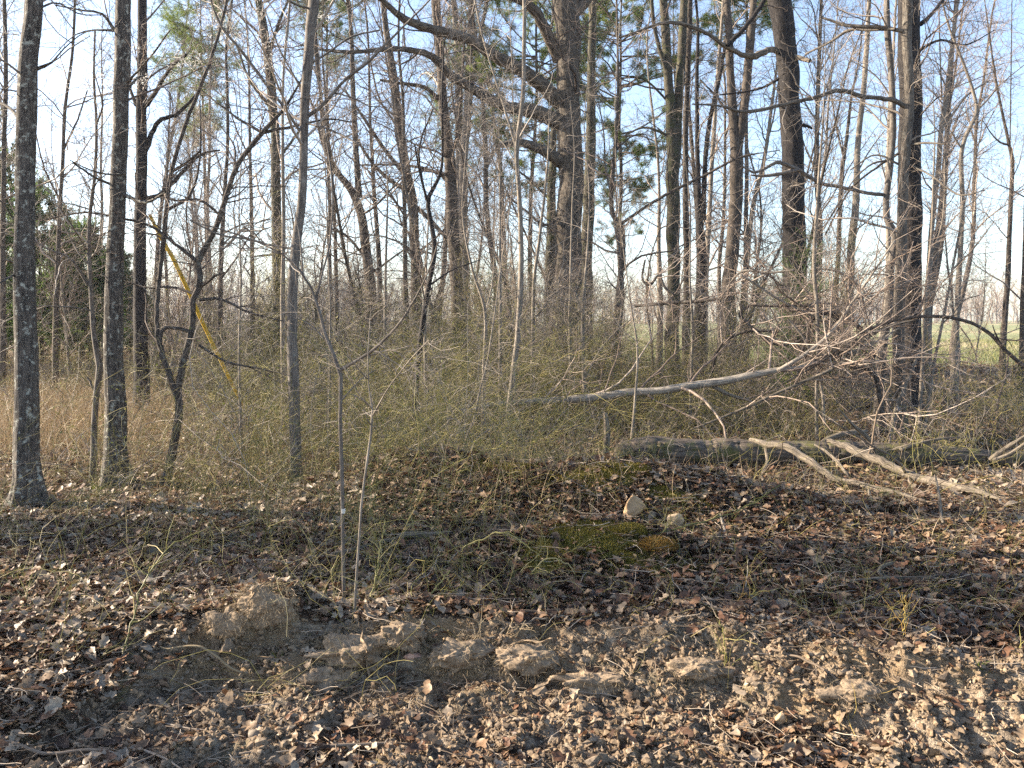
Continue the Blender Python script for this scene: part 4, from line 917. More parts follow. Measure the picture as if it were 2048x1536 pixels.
# ---------------------------------------------------------------- dry grass at the left and thin straw through the brush
def grass(n, yr, dens, ln, wd, mat, name, label, seed, lean=.35, bend=.5):
    rng = np.random.default_rng(seed); N = n * 5
    y = yr[0] + (yr[1] - yr[0]) * rng.random(N); x = rng.uniform(-1, 1, N) * (.62 * y + .8)
    k = rng.random(N) < dens(x, y); x, y = x[k][:n], y[k][:n]; n = len(x)
    c = np.stack([x, y, height(x, y) - .01], 1)
    d = norm(np.stack([rng.normal(size=n) * lean, rng.normal(size=n) * lean, np.ones(n)], 1))
    L = rng.uniform(*ln, n)[:, None]; side = norm(np.cross(d, rng.normal(size=(n, 3)))) * rng.uniform(*wd, n)[:, None] * .5
    b = norm(rng.normal(size=(n, 3)) * [1, 1, .2]) * bend
    pts = [c + d * L * t + b * L * t * t * .5 - np.array([0, 0, 1.]) * L * (t ** 2) * .12 for t in (0, .35, .7, 1)]
    V = np.stack([v for t, p in zip((1, .85, .55, .1), pts) for v in (p - side * t, p + side * t)], 1)
    i = np.arange(n)[:, None] * 8
    Q = np.concatenate([i + np.array([[2 * j, 2 * j + 1, 2 * j + 3, 2 * j + 2]]) for j in range(3)])
    mb = MB(); mb.add(V, Q, rn=np.repeat(rng.random(n), 8)); o = mb.build(name, M[mat]); tag(o, label, 'grass', kind='stuff')
grass(60000, (8.6, 30), lambda x, y: grassmask(x + .25 * y * .25, y) * (y / 30), (.25, .8), (.003, .007), 'drygrass', 'dry_grass', 'tall tan dry grass in the clearing at the left', 70)
grass(26000, (6.0, 20), lambda x, y: (.25 + sstep(.4, .6, fbm(xy3(x, y, 7.), 3))) * (y / 20) * (1 - .8 * sstep(.1, .16, x / y) * sstep(10, 9, y)), (.10, .45), (.0025, .005), 'drygrass', 'straw', 'thin dry straw standing through the brush', 71)
grass(9000, (4.4, 11), lambda x, y: sstep(.52, .66, fbm(xy3(x * 1.3, y * 1.3, 2.5), 3)), (.04, .13), (.002, .004), 'greengrass', 'green_grass', 'short green grass sprigs among the dead leaves', 72)
grass(16000, (24, 60), lambda x, y: fieldmask(x, y), (.1, .35), (.012, .03), 'greengrass', 'field_grass', 'short green grass along the near edge of the field', 73)
# ---------------------------------------------------------------- leaf litter
def leaves(n, reg, dens, seed, rows=7, size=(.05, .12), tilt=.5, hj=.02, name='leaf_litter', label='', oak=.6, smallw=False):
    rng = np.random.default_rng(seed); N = n * 5
    y = reg[0] + (reg[1] - reg[0]) * rng.random(N); x = rng.uniform(-1, 1, N) * (.62 * y + .9)
    k = rng.random(N) < dens(x, y) * (y / reg[1]); x, y = x[k][:n], y[k][:n]; n = len(x)
    L = size[0] + (size[1] * 1.35 - size[0]) * rng.random(n) ** 1.7; wr = rng.uniform(.38, .62, n)
    isoak = rng.random(n) < oak
    t = np.linspace(0, 1, rows)
    prof = np.sin(pi * np.clip(t * .93 + .04, 0, 1)) ** .75
    fl = np.where(rng.random(n) < .6, .4, 1.1); fl0 = .5 + fl * .5
    lob = 1 + .34 * np.cos(t * 2 * pi * 3.1 + .6)
    wo = prof[None, :] * np.where(isoak[:, None], lob[None, :], 1.0)
    wl = wo * (1 + .22 * rng.normal(size=(n, rows))); wr_ = wo * (1 + .22 * rng.normal(size=(n, rows)))
    hw = (L * wr * .5)[:, None]
    X = np.stack([-wl * hw, rng.normal(size=(n, rows)) * .02 * hw, wr_ * hw], 2)            # n, rows, 3
    Y = np.broadcast_to(((t - .5)[None, :] * L[:, None])[:, :, None], X.shape).copy()
    Y[:, :, 0] -= .10 * L[:, None] * (1 - t)[None, :] * 0
    cup = rng.normal(size=n) * 5.5 * fl; bend = rng.normal(size=n) * 2.6 * fl; tw = rng.normal(size=n) * 6 * fl; fold = np.abs(rng.normal(size=n)) * .35
    Z = cup[:, None, None] * X ** 2 + bend[:, None, None] * Y ** 2 + tw[:, None, None] * X * Y * .6 + fold[:, None, None] * np.abs(X) + rng.normal(size=X.shape) * .0025 + .004 * np.sin(Y * 90 + X * 60)
    az = rng.uniform(0, 2 * pi, n); nrm = norm(np.stack([rng.normal(size=n) * tilt * fl0, rng.normal(size=n) * tilt * fl0, np.ones(n)], 1))
    ux = np.stack([np.cos(az), np.sin(az), np.zeros(n)], 1); ux = norm(ux - (ux * nrm).sum(1, keepdims=True) * nrm); uy = np.cross(nrm, ux)
    c = np.stack([x, y, height(x, y) + clod(x, y) * (y < 9) + rng.random(n) * hj + .004 + np.abs(L) * np.linalg.norm(nrm[:, :2], axis=1) * .32], 1)
    V = c[:, None, None, :] + X[..., None] * ux[:, None, None, :] + Y[..., None] * uy[:, None, None, :] + Z[..., None] * nrm[:, None, None, :]
    i = np.arange(n)[:, None, None] * rows * 3; r = np.arange(rows - 1)[None, :, None] * 3; j = np.arange(2)[None, None, :]
    Q = np.stack([i + r + j, i + r + j + 1, i + r + j + 4, i + r + j + 3], -1)
    tone = np.clip(rng.beta(1.6, 1.6, n) + (fbm(xy3(x * .7, y * .7, 14.), 3) - .5) * .8 + .03, 0, 1)
    mb = MB(); mb.add(V, Q, rn=np.repeat(tone, rows * 3))
    o = mb.build(name, M['litter']); tag(o, label, 'leaves', kind='stuff'); return o
def ldens(x, y):
    s = soilmask(x, y); m_ = mossmask(x, y)
    return (1 - .9 * s) * (1 - .6 * (bank(x, y)[1] >= .99) * sstep(.6, -.2, x)) * (1 - .93 * m_) * (.55 + .45 * sstep(.3, .5, fbm(xy3(x * 1.4, y * 1.4, 16.), 3))) * (1 - .85 * grassmask(x, y)) * (1 - fieldmask(x, y))
leaves(54000, (2.6, 6.8), ldens, 80, 9, (.02, .072), .42, .03, 'leaf_litter', 'near carpet of curled brown and grey dead oak leaves')
leaves(40000, (6.8, 13), ldens, 81, 5, (.03, .085), .5, .04, 'leaf_litter', 'dead leaves covering the forest floor around the log')
leaves(16000, (13, 34), lambda x, y: ldens(x, y) * .9, 82, 3, (.08, .17), .5, .05, 'leaf_litter', 'dead leaves under the far brush')
# shredded leaf bits and twig crumbs
leaves(60000, (2.8, 7.5), lambda x, y: .35 + .65 * ldens(x, y), 83, 3, (.008, .028), .6, .012, 'leaf_crumbs', 'crumbled leaf bits over soil and litter', oak=0)

# ---------------------------------------------------------------- stones, clods, gravel
import bmesh
def hull(seed, npts=16, flat=.75, cuts=0, rough=.0):
    r = np.random.default_rng(seed)
    p = norm(r.normal(size=(npts, 3))) * r.uniform(.8, 1.05, (npts, 1)) * np.array([1, r.uniform(.6, .95), flat])
    bm = bmesh.new()
    for c in p: bm.verts.new(c)
    res = bmesh.ops.convex_hull(bm, input=bm.verts)
    bmesh.ops.delete(bm, geom=[v for v in bm.verts if not v.link_faces], context='VERTS')
    if cuts:
        bmesh.ops.bevel(bm, geom=list(bm.edges), offset=.06, segments=1, affect='EDGES')
        bmesh.ops.triangulate(bm, faces=bm.faces)
        bmesh.ops.subdivide_edges(bm, edges=list(bm.edges), cuts=cuts, use_grid_fill=True)
        bmesh.ops.triangulate(bm, faces=bm.faces)
    bm.verts.index_update(); bm.faces.ensure_lookup_table()
    V = np.array([v.co[:] for v in bm.verts]); T = np.array([[v.index for v in f.verts] for f in bm.faces]); bm.free()
    if rough: V = V * (1 + rough * (fbm(V * 3 + seed, 4) - .5)[:, None] * 2)
    return V, T
HULLS = [hull(s, 12, .7) for s in range(8)]
def crumbs(n, reg, dens, size, mat, name, label, seed, sink=.25, cat='stones'):
    rng = np.random.default_rng(seed); N = n * 8
    y = reg[0] + (reg[1] - reg[0]) * rng.random(N); x = rng.uniform(-1, 1, N) * (.62 * y + .6)
    k = rng.random(N) < dens(x, y); x, y = x[k][:n], y[k][:n]; n = len(x)
    s = size[0] + (size[1] - size[0]) * rng.random(n) ** 3.5
    z = height(x, y) + clod(x, y) + s * (.5 - sink)
    mb = MB(); w = rng.integers(0, 8, n)
    for h, (V, T) in enumerate(HULLS):
        i = np.where(w == h)[0]
        if len(i) == 0: continue
        a = rng.uniform(0, 6.28, len(i)); ca, sa = np.cos(a), np.sin(a)
        X = V[None, :, 0] * ca[:, None] - V[None, :, 1] * sa[:, None]; Y = V[None, :, 0] * sa[:, None] + V[None, :, 1] * ca[:, None]
        P = np.stack([X, Y, np.broadcast_to(V[None, :, 2], X.shape)], 2) * s[i][:, None, None] * .5 * rng.uniform(.7, 1.2, (len(i), 1, 3)) + np.stack([x[i], y[i], z[i]], 1)[:, None, :]
        TT = (T[None] + (np.arange(len(i)) * len(V))[:, None, None])
        mb.add(P, None, TT, rn=np.repeat(rng.random(len(i)), len(V)))
    o = mb.build(name, M[mat], smooth=False); tag(o, label, cat, kind='stuff')
M['clod'] = stone_mat('soil clods', (.09, .07, .05), (.28, .225, .165), 60)
crumbs(26000, (3.0, 4.9), lambda x, y: soilmask(x, y) * (.4 + .6 * (fbm(xy3(x * 4, y * 4, 2.), 2) > .5)), (.008, .055), 'clod', 'soil_clods', 'crumbly lumps of soil on the eroded bank', 90, cat='soil')
crumbs(2600, (2.9, 4.8), lambda x, y: np.clip(soilmask(x, y) * sstep(-.6, .4, x + .4), .02, 1) * sstep(.4, .6, fbm(xy3(x * 2, y * 2, 3.), 3)), (.006, .034), 'gravel', 'gravel', 'small pale tan pebbles washed out of the bank', 91, cat='gravel')
crumbs(420, (3.3, 4.8), lambda x, y: soilmask(x, y) * (fbm(xy3(x * 3, y * 3, 5.), 2) > .5), (.04, .10), 'clod', 'soil_clods', 'larger lumps of soil broken from the bank', 93, cat='soil', sink=.4)
crumbs(500, (4.6, 8), lambda x, y: .2 + mossmask(x, y), (.01, .05), 'gravel', 'pebbles', 'scattered pebbles among the leaves', 92, cat='gravel')

def rock(label, px, py, size, mat, seed, sc=(1, .8, .8), rz=0, sink=.3, name='rock', D=None, cat='rock', up=None):
    # find the ground point under the pixel
    if D is None:
        for D in np.arange(2.8, 12, .02):
            p = pix(px, py, D)
            if p[2] <= height_at(p[0], p[1]): break
    p = pix(px, py, D); V, T = hull(seed, 13, .9, 3, .10)
    V = V * np.array(sc) * size * .5
    ca, sa = cos(rz), sin(rz); V = np.stack([V[:, 0] * ca - V[:, 1] * sa, V[:, 0] * sa + V[:, 1] * ca, V[:, 2]], 1)
    z = height_at(p[0], p[1]) + size * sc[2] * (.5 - sink)
    mb = MB(); mb.add(V + [p[0], p[1], z], None, T, rn=np.full(len(V), .62))
    o = mb.build(name, M[mat], None, (p[0], p[1], z), smooth=False); tag(o, label, cat); return o
rock('angular tan rock catching the sun on the mossy rise', 1268, 1042, .235, 'tanrock', 3, (.85, .6, 1.0), .4, .1)
rock('pale flat-faced rock slab set upright right of the sunlit tan rock', 1350, 1060, .17, 'palerock', 8, (.95, .35, .95), -.1, .12)
rock('darker broken rock wedged between the tan rock and the pale slab', 1305, 1040, .17, 'clod', 12, (.9, .7, .55), .9, .2)
rock('pink and cream rock stuck in the face of the soil bank', 832, 1322, .125, 'pinkrock', 5, (1.1, .6, .62), .2, .1, D=4.27)
rock('small orange-tan stone on the bank edge left of the shaggy soil hump', 425, 1262, .06, 'tanrock', 21, sink=.1)
rock('small round tan stone among leaves on the mossy rise', 1112, 1035, .07, 'tanrock', 22)
rock('small white stone at the foot of the bank', 1030, 1372, .055, 'palerock', 23, sink=.05)
rock('rounded orange pebble beside the white stone at the bank foot', 1080, 1376, .05, 'tanrock', 24, sink=.05)
rock('tan wedge-shaped stone on the sandy slope', 1140, 1360, .08, 'tanrock', 25, (1, .5, .5), .5, .05)
rock('grey triangular stone low in the dirt right of the sandy slope', 1560, 1455, .085, 'gravel', 26, (.8, .7, 1), .2, .05)
rock('long flat grey-brown stone beside the dark leaf pile', 1450, 1408, .15, 'clod', 27, (1.1, .6, .4), .1, .1)
rock('brown boulder half sunk beneath the dark leaf pile', 1455, 1360, .17, 'clod', 28, (1, .6, .5), .3, .2)
rock('yellowish lump of stone at the lower right slope', 1960, 1462, .075, 'tanrock', 29, sink=.1)
rock('dark angular stone near the right edge slope', 1975, 1405, .08, 'clod', 30, sink=.1)
rock('pinkish brown flat stone in the litter right of the bank foot', 1000, 1412, .11, 'pinkrock', 31, (1, .7, .4), .4, .1)
rock('tan pebble on the brown moss rise', 1243, 1090, .04, 'tanrock', 32)
rock('pale round stone in the shade right of the brown moss', 1420, 1106, .045, 'palerock', 33)
rock('large pale leaf-covered stone where the thicket begins', 815, 945, .14, 'tanrock', 34, (1, .6, .6))

# ---------------------------------------------------------------- wood on the ground
def wood(name, label, cat, pieces, bark='dead', lift=.5, mul=1.0, n=(0, 0, 0), tw='twig', part='branch', main='trunk', K=60, S=14, amp=.006, group=None, L=(.2, .6), wob=.10, cap=True, seed=0, L1=(.4, 1.2)):
    """pieces: (points in pixels, depth at start, depth at end); the first one is the main stem"""
    rng = np.random.default_rng(7000 + seed + len(label))
    base = None; root = None; sp_, sr = [], []
    for i, pc in enumerate(pieces):
        pts, d0, d1 = pc[:3]; bk = pc[3] if len(pc) > 3 else bark
        P, R = px_path(pts, d0, d1 - d0); R = R * mul
        if base is None:
            base = P[0].copy(); root = empty(name, base); tag(root, label, cat, group)
        k = K if i == 0 else int(np.clip(np.linalg.norm(np.diff(P, axis=0), axis=1).sum() / .04, 8, 70))
        q, r = smooth_path(P, R, k)
        sm = rng.normal(size=(k + 8, 3)); sm = np.stack([np.convolve(sm[:, c], np.ones(5) / 5, 'same') for c in range(3)], 1)[4:-4]; q[1:-1] += sm[1:-1] * r[1:-1, None] * wob * 1.6
        gh = height(q[:, 0], q[:, 1]); q[:, 2] = np.maximum(q[:, 2], gh + r * lift + .035)
        if cap:
            e0 = q[0] - norm(q[1] - q[0]) * r[0] * .25; e1 = q[-1] + norm(q[-1] - q[-2]) * r[-1] * .25
            q = np.vstack([e0, q, e1]); r = np.concatenate([[r[0] * .08], r, [r[-1] * .08]])
        mb = MB(); tubes(mb, q, r, S if i == 0 else 9, disp=ridge(min(amp, R.max() * .2), 30, 3.5, 0, 0, .10), seed=seed + i)
        mb.build(main if i == 0 else part, M[bk], root, base)
        a, b_ = resample(P, R, 14); sp_.append(a); sr.append(b_)
    if n[0]:
        mb = MB(); P, R = np.concatenate(sp_), np.concatenate(sr)
        a, b_ = grow(rng, P, R, n[0], L1, (25, 70), 8, .2, .1, .5, .0025, .3, (.2, 1), .012); tubes(mb, a, b_, 5)
        a2, b2 = grow(rng, a, b_, n[1], L, (25, 70), 6, .22, .05, .6, .0018, .4, (.1, 1), .012); tubes(mb, a2, b2, 4)
        if n[2]:
            a3, b3 = grow(rng, a2, b2, n[2], (L[0] * .3, L[1] * .5), (25, 70), 4, .2, 0, .6, .0014, .5, (.1, 1), .012); tubes(mb, a3, b3, 3)
        mb.build('twigs', M[tw], root, base)
    return root
wood('fallen_log', 'thick old fallen log lying across the right half, mossy on top at its left', 'log',
     [([(1238, 902, 40), (1300, 903, 54), (1400, 905, 54), (1500, 908, 55), (1600, 911, 52), (1700, 915, 54), (1800, 920, 52), (1900, 925, 44), (1990, 930, 38), (2110, 932, 34)], 9.3, 9.1),
      ([(1630, 892, 6), (1660, 876, 12), (1700, 866, 14), (1735, 862, 7)], 9.25, 9.4, 'dead'), ([(1770, 905, 7), (1815, 893, 10), (1860, 885, 10), (1885, 876, 4)], 9.1, 9.0, 'dead'),
      ([(1800, 900, 10), (1850, 884, 7), (1890, 876, 6), (1920, 874, 3)], 9.0, 9.0, 'dead'), ([(1980, 920, 13), (2010, 898, 11), (2060, 868, 9)], 9.0, 8.8, 'dead'), ([(1985, 922, 10), (2020, 908, 9), (2060, 880, 8)], 8.9, 8.8, 'dead'),
      ([(1752, 912, 13), (1738, 880, 11), (1705, 850, 8), (1676, 817, 4)], 9.0, 8.8, 'dead')],
     lift=.8, bark='log', K=170, S=48, amp=.022, seed=1)
wood('dead_branch', 'pale weathered dead branch slanting down from the log, left of the thicker one', 'branch',
     [([(1500, 878, 8), (1530, 888, 16), (1575, 898, 19), (1625, 925, 19), (1665, 958, 17), (1700, 985, 14), (1740, 1008, 15), (1800, 1030, 11), (1850, 1035, 5)], 9.0, 7.1),
      ([(1530, 890, 8), (1535, 920, 8), (1524, 958, 8), (1531, 1005, 5)], 8.9, 7.8), ([(1740, 1008, 9), (1738, 1030, 8), (1745, 1060, 5)], 7.4, 7.0)], lift=1.0, mul=.85, K=70, S=20, amp=.012, wob=.3, n=(8, 20, 0), tw='stick', seed=2)
wood('dead_branch', 'thick pale dead branch crossing the fallen log and running down to the right edge', 'branch',
     [([(1655, 882, 10), (1690, 892, 20), (1730, 910, 24), (1785, 935, 23), (1850, 965, 23), (1900, 995, 20), (1950, 1015, 15), (2012, 1030, 6)], 9.0, 7.1),
      ([(1630, 890, 6), (1665, 912, 8), (1690, 945, 8), (1712, 985, 6)], 8.95, 8.0)], lift=1.0, mul=.85, K=70, S=20, amp=.014, wob=.3, n=(8, 20, 0), tw='stick', seed=3)
wood('fallen_tree', 'slim grey fallen tree leaning across the thicket, forked top in the tangle', 'tree',
     [([(835, 822, 8), (950, 814, 12), (1060, 803, 13), (1150, 798, 15), (1240, 788, 16), (1330, 779, 16), (1420, 766, 17), (1500, 751, 16), (1550, 741, 13), (1600, 735, 10), (1660, 718, 8), (1740, 690, 6), (1800, 655, 4)], 11.6, 10.4, 'palewood'),
      ([(1555, 742, 10), (1600, 716, 9), (1660, 668, 8), (1700, 612, 6), (1750, 540, 5), (1790, 480, 3)], 10.7, 10.4, 'palewood'), ([(1600, 735, 9), (1650, 715, 9), (1710, 690, 8), (1770, 655, 7), (1830, 640, 5)], 10.7, 10.3, 'dead'),
      ([(1380, 860, 4), (1480, 820, 6), (1580, 775, 7), (1660, 740, 7), (1720, 700, 5)], 10.6, 10.4, 'dead'), ([(1425, 772, 8), (1460, 790, 7), (1500, 802, 6), (1515, 815, 4)], 10.9, 10.7, 'dead'),
      ([(1220, 830, 4), (1270, 850, 5), (1275, 862, 3)], 12, 11.5, 'dead')], K=110, S=16, amp=.003, n=(60, 300, 800), tw='twig_red', seed=4, L=(.2, .8), L1=(.6, 1.8))
wood('fallen_tree', 'long dark arching fallen limb bowed over the tangle down to the right edge', 'tree',
     [([(1560, 770, 4), (1640, 725, 6), (1700, 680, 7), (1760, 650, 8), (1830, 634, 9), (1890, 634, 10), (1940, 645, 10), (1980, 668, 11), (2010, 700, 12), (2060, 745, 13), (2120, 830, 14)], 10.6, 9.8, 'dark'),
      ([(2005, 695, 7), (1990, 665, 5), (1985, 650, 3)], 10, 9.9, 'dark'), ([(1900, 636, 4), (1930, 600, 3), (1960, 590, 2)], 10.1, 10.3, 'dark')], mul=.72, K=90, S=12, amp=.003, n=(16, 70, 180), tw='twig_dark', seed=5)
wood('vine_tangle', 'tangle of arching dark vines and dead branches left of the two trunks at the right', 'vines',
     [([(1772, 868, 10), (1760, 800, 10), (1748, 750, 10), (1728, 737, 8), (1700, 733, 6), (1660, 700, 4)], 10.6, 10.8, 'dark'), ([(1748, 715, 10), (1730, 668, 10), (1692, 636, 10), (1660, 627, 9), (1632, 632, 8), (1618, 655, 7), (1608, 700, 5)], 10.7, 11.2, 'dark'),
      ([(1424, 745, 5), (1440, 692, 6), (1475, 668, 6), (1520, 661, 6), (1555, 665, 5)], 11.6, 11.2, 'dark'), ([(1500, 610, 6), (1480, 628, 7), (1496, 648, 7), (1528, 674, 7), (1560, 690, 6), (1610, 680, 4)], 11.5, 11.0, 'dark'),
      ([(1500, 610, 5), (1560, 612, 6), (1620, 612, 6), (1680, 640, 6)], 11.5, 11.0, 'dark'), ([(1290, 520, 4), (1285, 560, 5), (1300, 570, 5), (1318, 550, 5), (1330, 575, 5), (1350, 590, 3)], 11.8, 11.5, 'dark'),
      ([(1270, 612, 6), (1340, 606, 8), (1420, 600, 7), (1480, 585, 5)], 13, 12, 'dark'), ([(1590, 540, 4), (1540, 545, 5), (1480, 545, 5), (1440, 600, 3)], 11, 11.5, 'pale'),
      ([(1630, 535, 4), (1680, 545, 5), (1720, 575, 4), (1740, 600, 3)], 11, 10.8, 'pale'), ([(1480, 548, 4), (1560, 600, 5), (1640, 640, 5), (1720, 690, 5), (1760, 760, 4)], 11, 10.9, 'pale'),
      ([(1578, 640, 4), (1610, 680, 5), (1640, 760, 6), (1650, 850, 7)], 10.9, 10.7, 'pale'), ([(1840, 700, 7), (1815, 760, 8), (1795, 810, 9), (1780, 870, 10)], 10.9, 10.6, 'pale')],
     K=50, S=10, amp=.002, n=(120, 620, 1500), tw='twig_red', part='branch', main='branch', seed=6, L=(.2, .9), L1=(.5, 1.8), wob=.12)
wood('dead_branch', 'curved grey branch with a curled stub lying on the litter near the right edge', 'branch',
     [([(2080, 1150, 13), (2040, 1168, 12), (2000, 1184, 12), (1950, 1200, 11), (1900, 1201, 10), (1860, 1190, 9), (1835, 1172, 10), (1800, 1182, 8), (1740, 1178, 7), (1680, 1166, 6), (1600, 1160, 4)], 5.05, 4.95, 'dead'),
      ([(1772, 1176, 8), (1760, 1155, 8), (1758, 1138, 8), (1770, 1130, 8), (1785, 1126, 7)], 5.0, 5.1, 'dead'), ([(1835, 1172, 5), (1880, 1186, 6), (1930, 1188, 6), (1960, 1200, 6), (1974, 1218, 5)], 5.0, 4.9, 'dead'),
      ([(1812, 1186, 4), (1805, 1205, 4), (1785, 1225, 3)], 4.9, 4.8, 'dead'), ([(2060, 1190, 4), (2020, 1220, 5), (1960, 1222, 4)], 4.85, 4.75, 'dead')], K=80, S=12, amp=.003, n=(14, 30, 0), tw='stick', seed=7, L=(.1, .3), L1=(.15, .5))
wood('snag', 'short pale broken snag standing upright at the left end of the fallen log', 'snag', [([(1212, 960, 17), (1211, 910, 15), (1214, 860, 13), (1210, 826, 9)], 9.0, 9.0, 'dead')], K=30, S=14, amp=.006, seed=8)
wood('rotten_log', 'flat piece of rotten grey wood at the left foot of the mossy rise', 'log', [([(795, 1110, 8), (830, 1098, 16), (870, 1092, 14), (905, 1088, 6)], 6.0, 6.0, 'dead'), ([(640, 1160, 6), (720, 1135, 7), (790, 1112, 7)], 5.5, 5.9, 'dead')], K=40, S=14, amp=.008, seed=9)
wood('exposed_root', 'bent grey root with fine rootlets on the bank edge right of the pink rock', 'root',
     [([(872, 1345, 9), (885, 1322, 9), (905, 1300, 7), (940, 1285, 6), (985, 1275, 5), (1040, 1262, 4), (1100, 1255, 4), (1165, 1250, 3)], 4.22, 4.42, 'dead')], K=40, S=10, amp=.002, n=(26, 50, 60), tw='root', seed=10, L=(.03, .12), L1=(.05, .18))
wood('dead_branch', 'thin pale branch with a kink hanging down the slope right of the mossy rise', 'branch', [([(1440, 1046, 5), (1448, 1066, 6), (1454, 1090, 6), (1466, 1125, 4)], 6.3, 5.6, 'pale')], K=20, S=8, amp=.001, seed=11)
wood('dead_branch', 'thin forked bare branch lying in the shaded litter left of the curled stub', 'branch', [([(1510, 1135, 2), (1600, 1115, 3), (1660, 1105, 4), (1752, 1090, 3)], 5.5, 5.6, 'dead'), ([(1505, 1118, 2), (1520, 1130, 3), (1560, 1126, 3)], 5.5, 5.5, 'dead')], K=30, S=8, amp=.001, seed=12)
wood('dead_branch', 'pale upright broken stick below the thick branch at the right', 'branch', [([(1885, 1080, 8), (1883, 1040, 8), (1878, 990, 6), (1870, 950, 4)], 6.3, 6.8, 'dead')], K=20, S=8, amp=.002, seed=13)
wood('dead_branch', 'pale stick propped below the left long dead branch', 'branch', [([(1737, 1050, 9), (1742, 1010, 9), (1738, 980, 6)], 6.9, 7.2, 'dead')], K=16, S=8, amp=.002, seed=14)
wood('fallen_stick', 'long thin stick lying on the dirt along the bottom edge', 'stick', [([(480, 1560, 6), (620, 1528, 7), (760, 1522, 7), (900, 1500, 5)], 3.45, 3.6, 'stick')], K=40, S=8, amp=.002, n=(6, 10, 0), tw='stick', seed=15, L=(.05, .15), L1=(.08, .2))
wood('fallen_stick', 'broken grey stick in the dirt at the lower left corner', 'stick', [([(-10, 1508, 9), (60, 1505, 10), (130, 1520, 9), (220, 1525, 7)], 3.5, 3.5, 'stick')], K=40, S=8, amp=.002, seed=16)
wood('fallen_stick', 'long thin stick curving down the dirt slope at the lower right', 'stick', [([(1540, 1385, 4), (1620, 1415, 5), (1680, 1460, 6), (1740, 1488, 4), (1800, 1495, 3)], 4.0, 3.6, 'stick'), ([(1740, 1488, 3), (1770, 1530, 3), (1790, 1545, 2)], 3.6, 3.5, 'stick')], K=40, S=8, amp=.001, seed=17)
wood('fallen_stick', 'thin dark stick crossing the dirt below the soil bank', 'stick', [([(180, 1478, 3), (340, 1475, 4), (480, 1440, 4), (640, 1410, 3)], 3.7, 4.0, 'stick')], K=40, S=8, amp=.001, seed=18)
wood('exposed_root', 'pale hooked root curving over the shaggy soil hump', 'root', [([(320, 1300, 3), (395, 1292, 5), (430, 1310, 5), (460, 1335, 5), (500, 1350, 3)], 4.2, 4.15, 'root')], K=24, S=8, amp=.001, seed=19)

# scattered fallen sticks, one object each
rng = np.random.default_rng(555)
for k in range(46):
    y = rng.uniform(3.1, 8.5); px = rng.uniform(0, 2048); x = at(px, y); L = rng.uniform(.15, .6) * (1 + .06 * y); az = rng.normal() * .7 + (pi if rng.random() < .5 else 0)
    if mossmask(np.array([x]), np.array([y]))[0] > .5: continue
    n = 8; d = np.array([cos(az), sin(az) * .8]); p = np.array([x, y]); pts = []
    for j in range(n):
        d = d + rng.normal(size=2) * .16; d /= np.linalg.norm(d); p = p + d * L / n; pts.append([p[0], p[1]])
    pts = np.array(pts); r = rng.uniform(.0025, .0065) * np.linspace(1, .5, n)
    z = np.polyval(np.polyfit(np.arange(n), height(pts[:, 0], pts[:, 1]), 2), np.arange(n)) + .03 + r
    P = np.column_stack([pts, z]); mb = MB(); q, rr = smooth_path(P, r, 14); tubes(mb, q, rr, 6, seed=k)
    a, b_ = grow(rng, q[None], rr[None], 4, (.04, .2), (25, 60), 5, .2, 0, .6, .0015, .4, (.1, .9), .02); tubes(mb, a, b_, 4, seed=k)
    o = mb.build('fallen_stick', M['stick'], None, P[0])
    zone = ('on the dirt below the bank' if y < 4.2 else 'on the near leaf litter' if y < 5.6 else 'around the mossy rise' if y < 7 else 'near the log and trunks')
    side = 'left of the Y-forked sapling' if px < 680 else 'between that sapling and the pale slab' if px < 1350 else 'right of the pale slab'
    tag(o, 'thin fallen stick %s, %s' % (zone, side), 'stick', 'thin fallen sticks on the ground')

# ---------------------------------------------------------------- moss, rootlets, canes, small plants
def fuzz(n, fn, ln, wd, mat, name, label, cat, seed, reg, lean=.7, dn=0.0):
    rng = np.random.default_rng(seed); N = n * 8
    x = rng.uniform(reg[0], reg[1], N); y = rng.uniform(reg[2], reg[3], N); k = rng.random(N) < fn(x, y); x, y = x[k][:n], y[k][:n]; n = len(x)
    C = np.stack([x, y, height(x, y) + clod(x, y)], 1); Dv = norm(np.stack([rng.normal(size=n) * lean, rng.normal(size=n) * lean - dn, np.full(n, 1 - 1.6 * dn)], 1))
    mb = MB(); blades(mb, rng, C, Dv, rng.uniform(*ln, n), rng.uniform(*wd, n), np.clip(.5 * rng.random(n) + .6 * fbm(xy3(x * 9, y * 9, 1.), 3) - .05, 0, 1))
    tag(mb.build(name, M[mat]), label, cat, kind='stuff')
fuzz(60000, mossmask, (.010, .030), (.002, .005), 'moss', 'moss', 'yellow-green moss over the low rise', 'moss', 95, (-1.4, 2.2, 5.0, 7.6))
fuzz(9000, lambda x, y: soilmask(x, y) * (fbm(xy3(x * 6, y * 6, 4.), 3) > .5), (.02, .08), (.001, .0028), 'root', 'root_fibres', 'fine root fibres hanging from the eroded bank', 'roots', 96, (-2.3, 2.2, 3.9, 4.6), 1.0, .7)
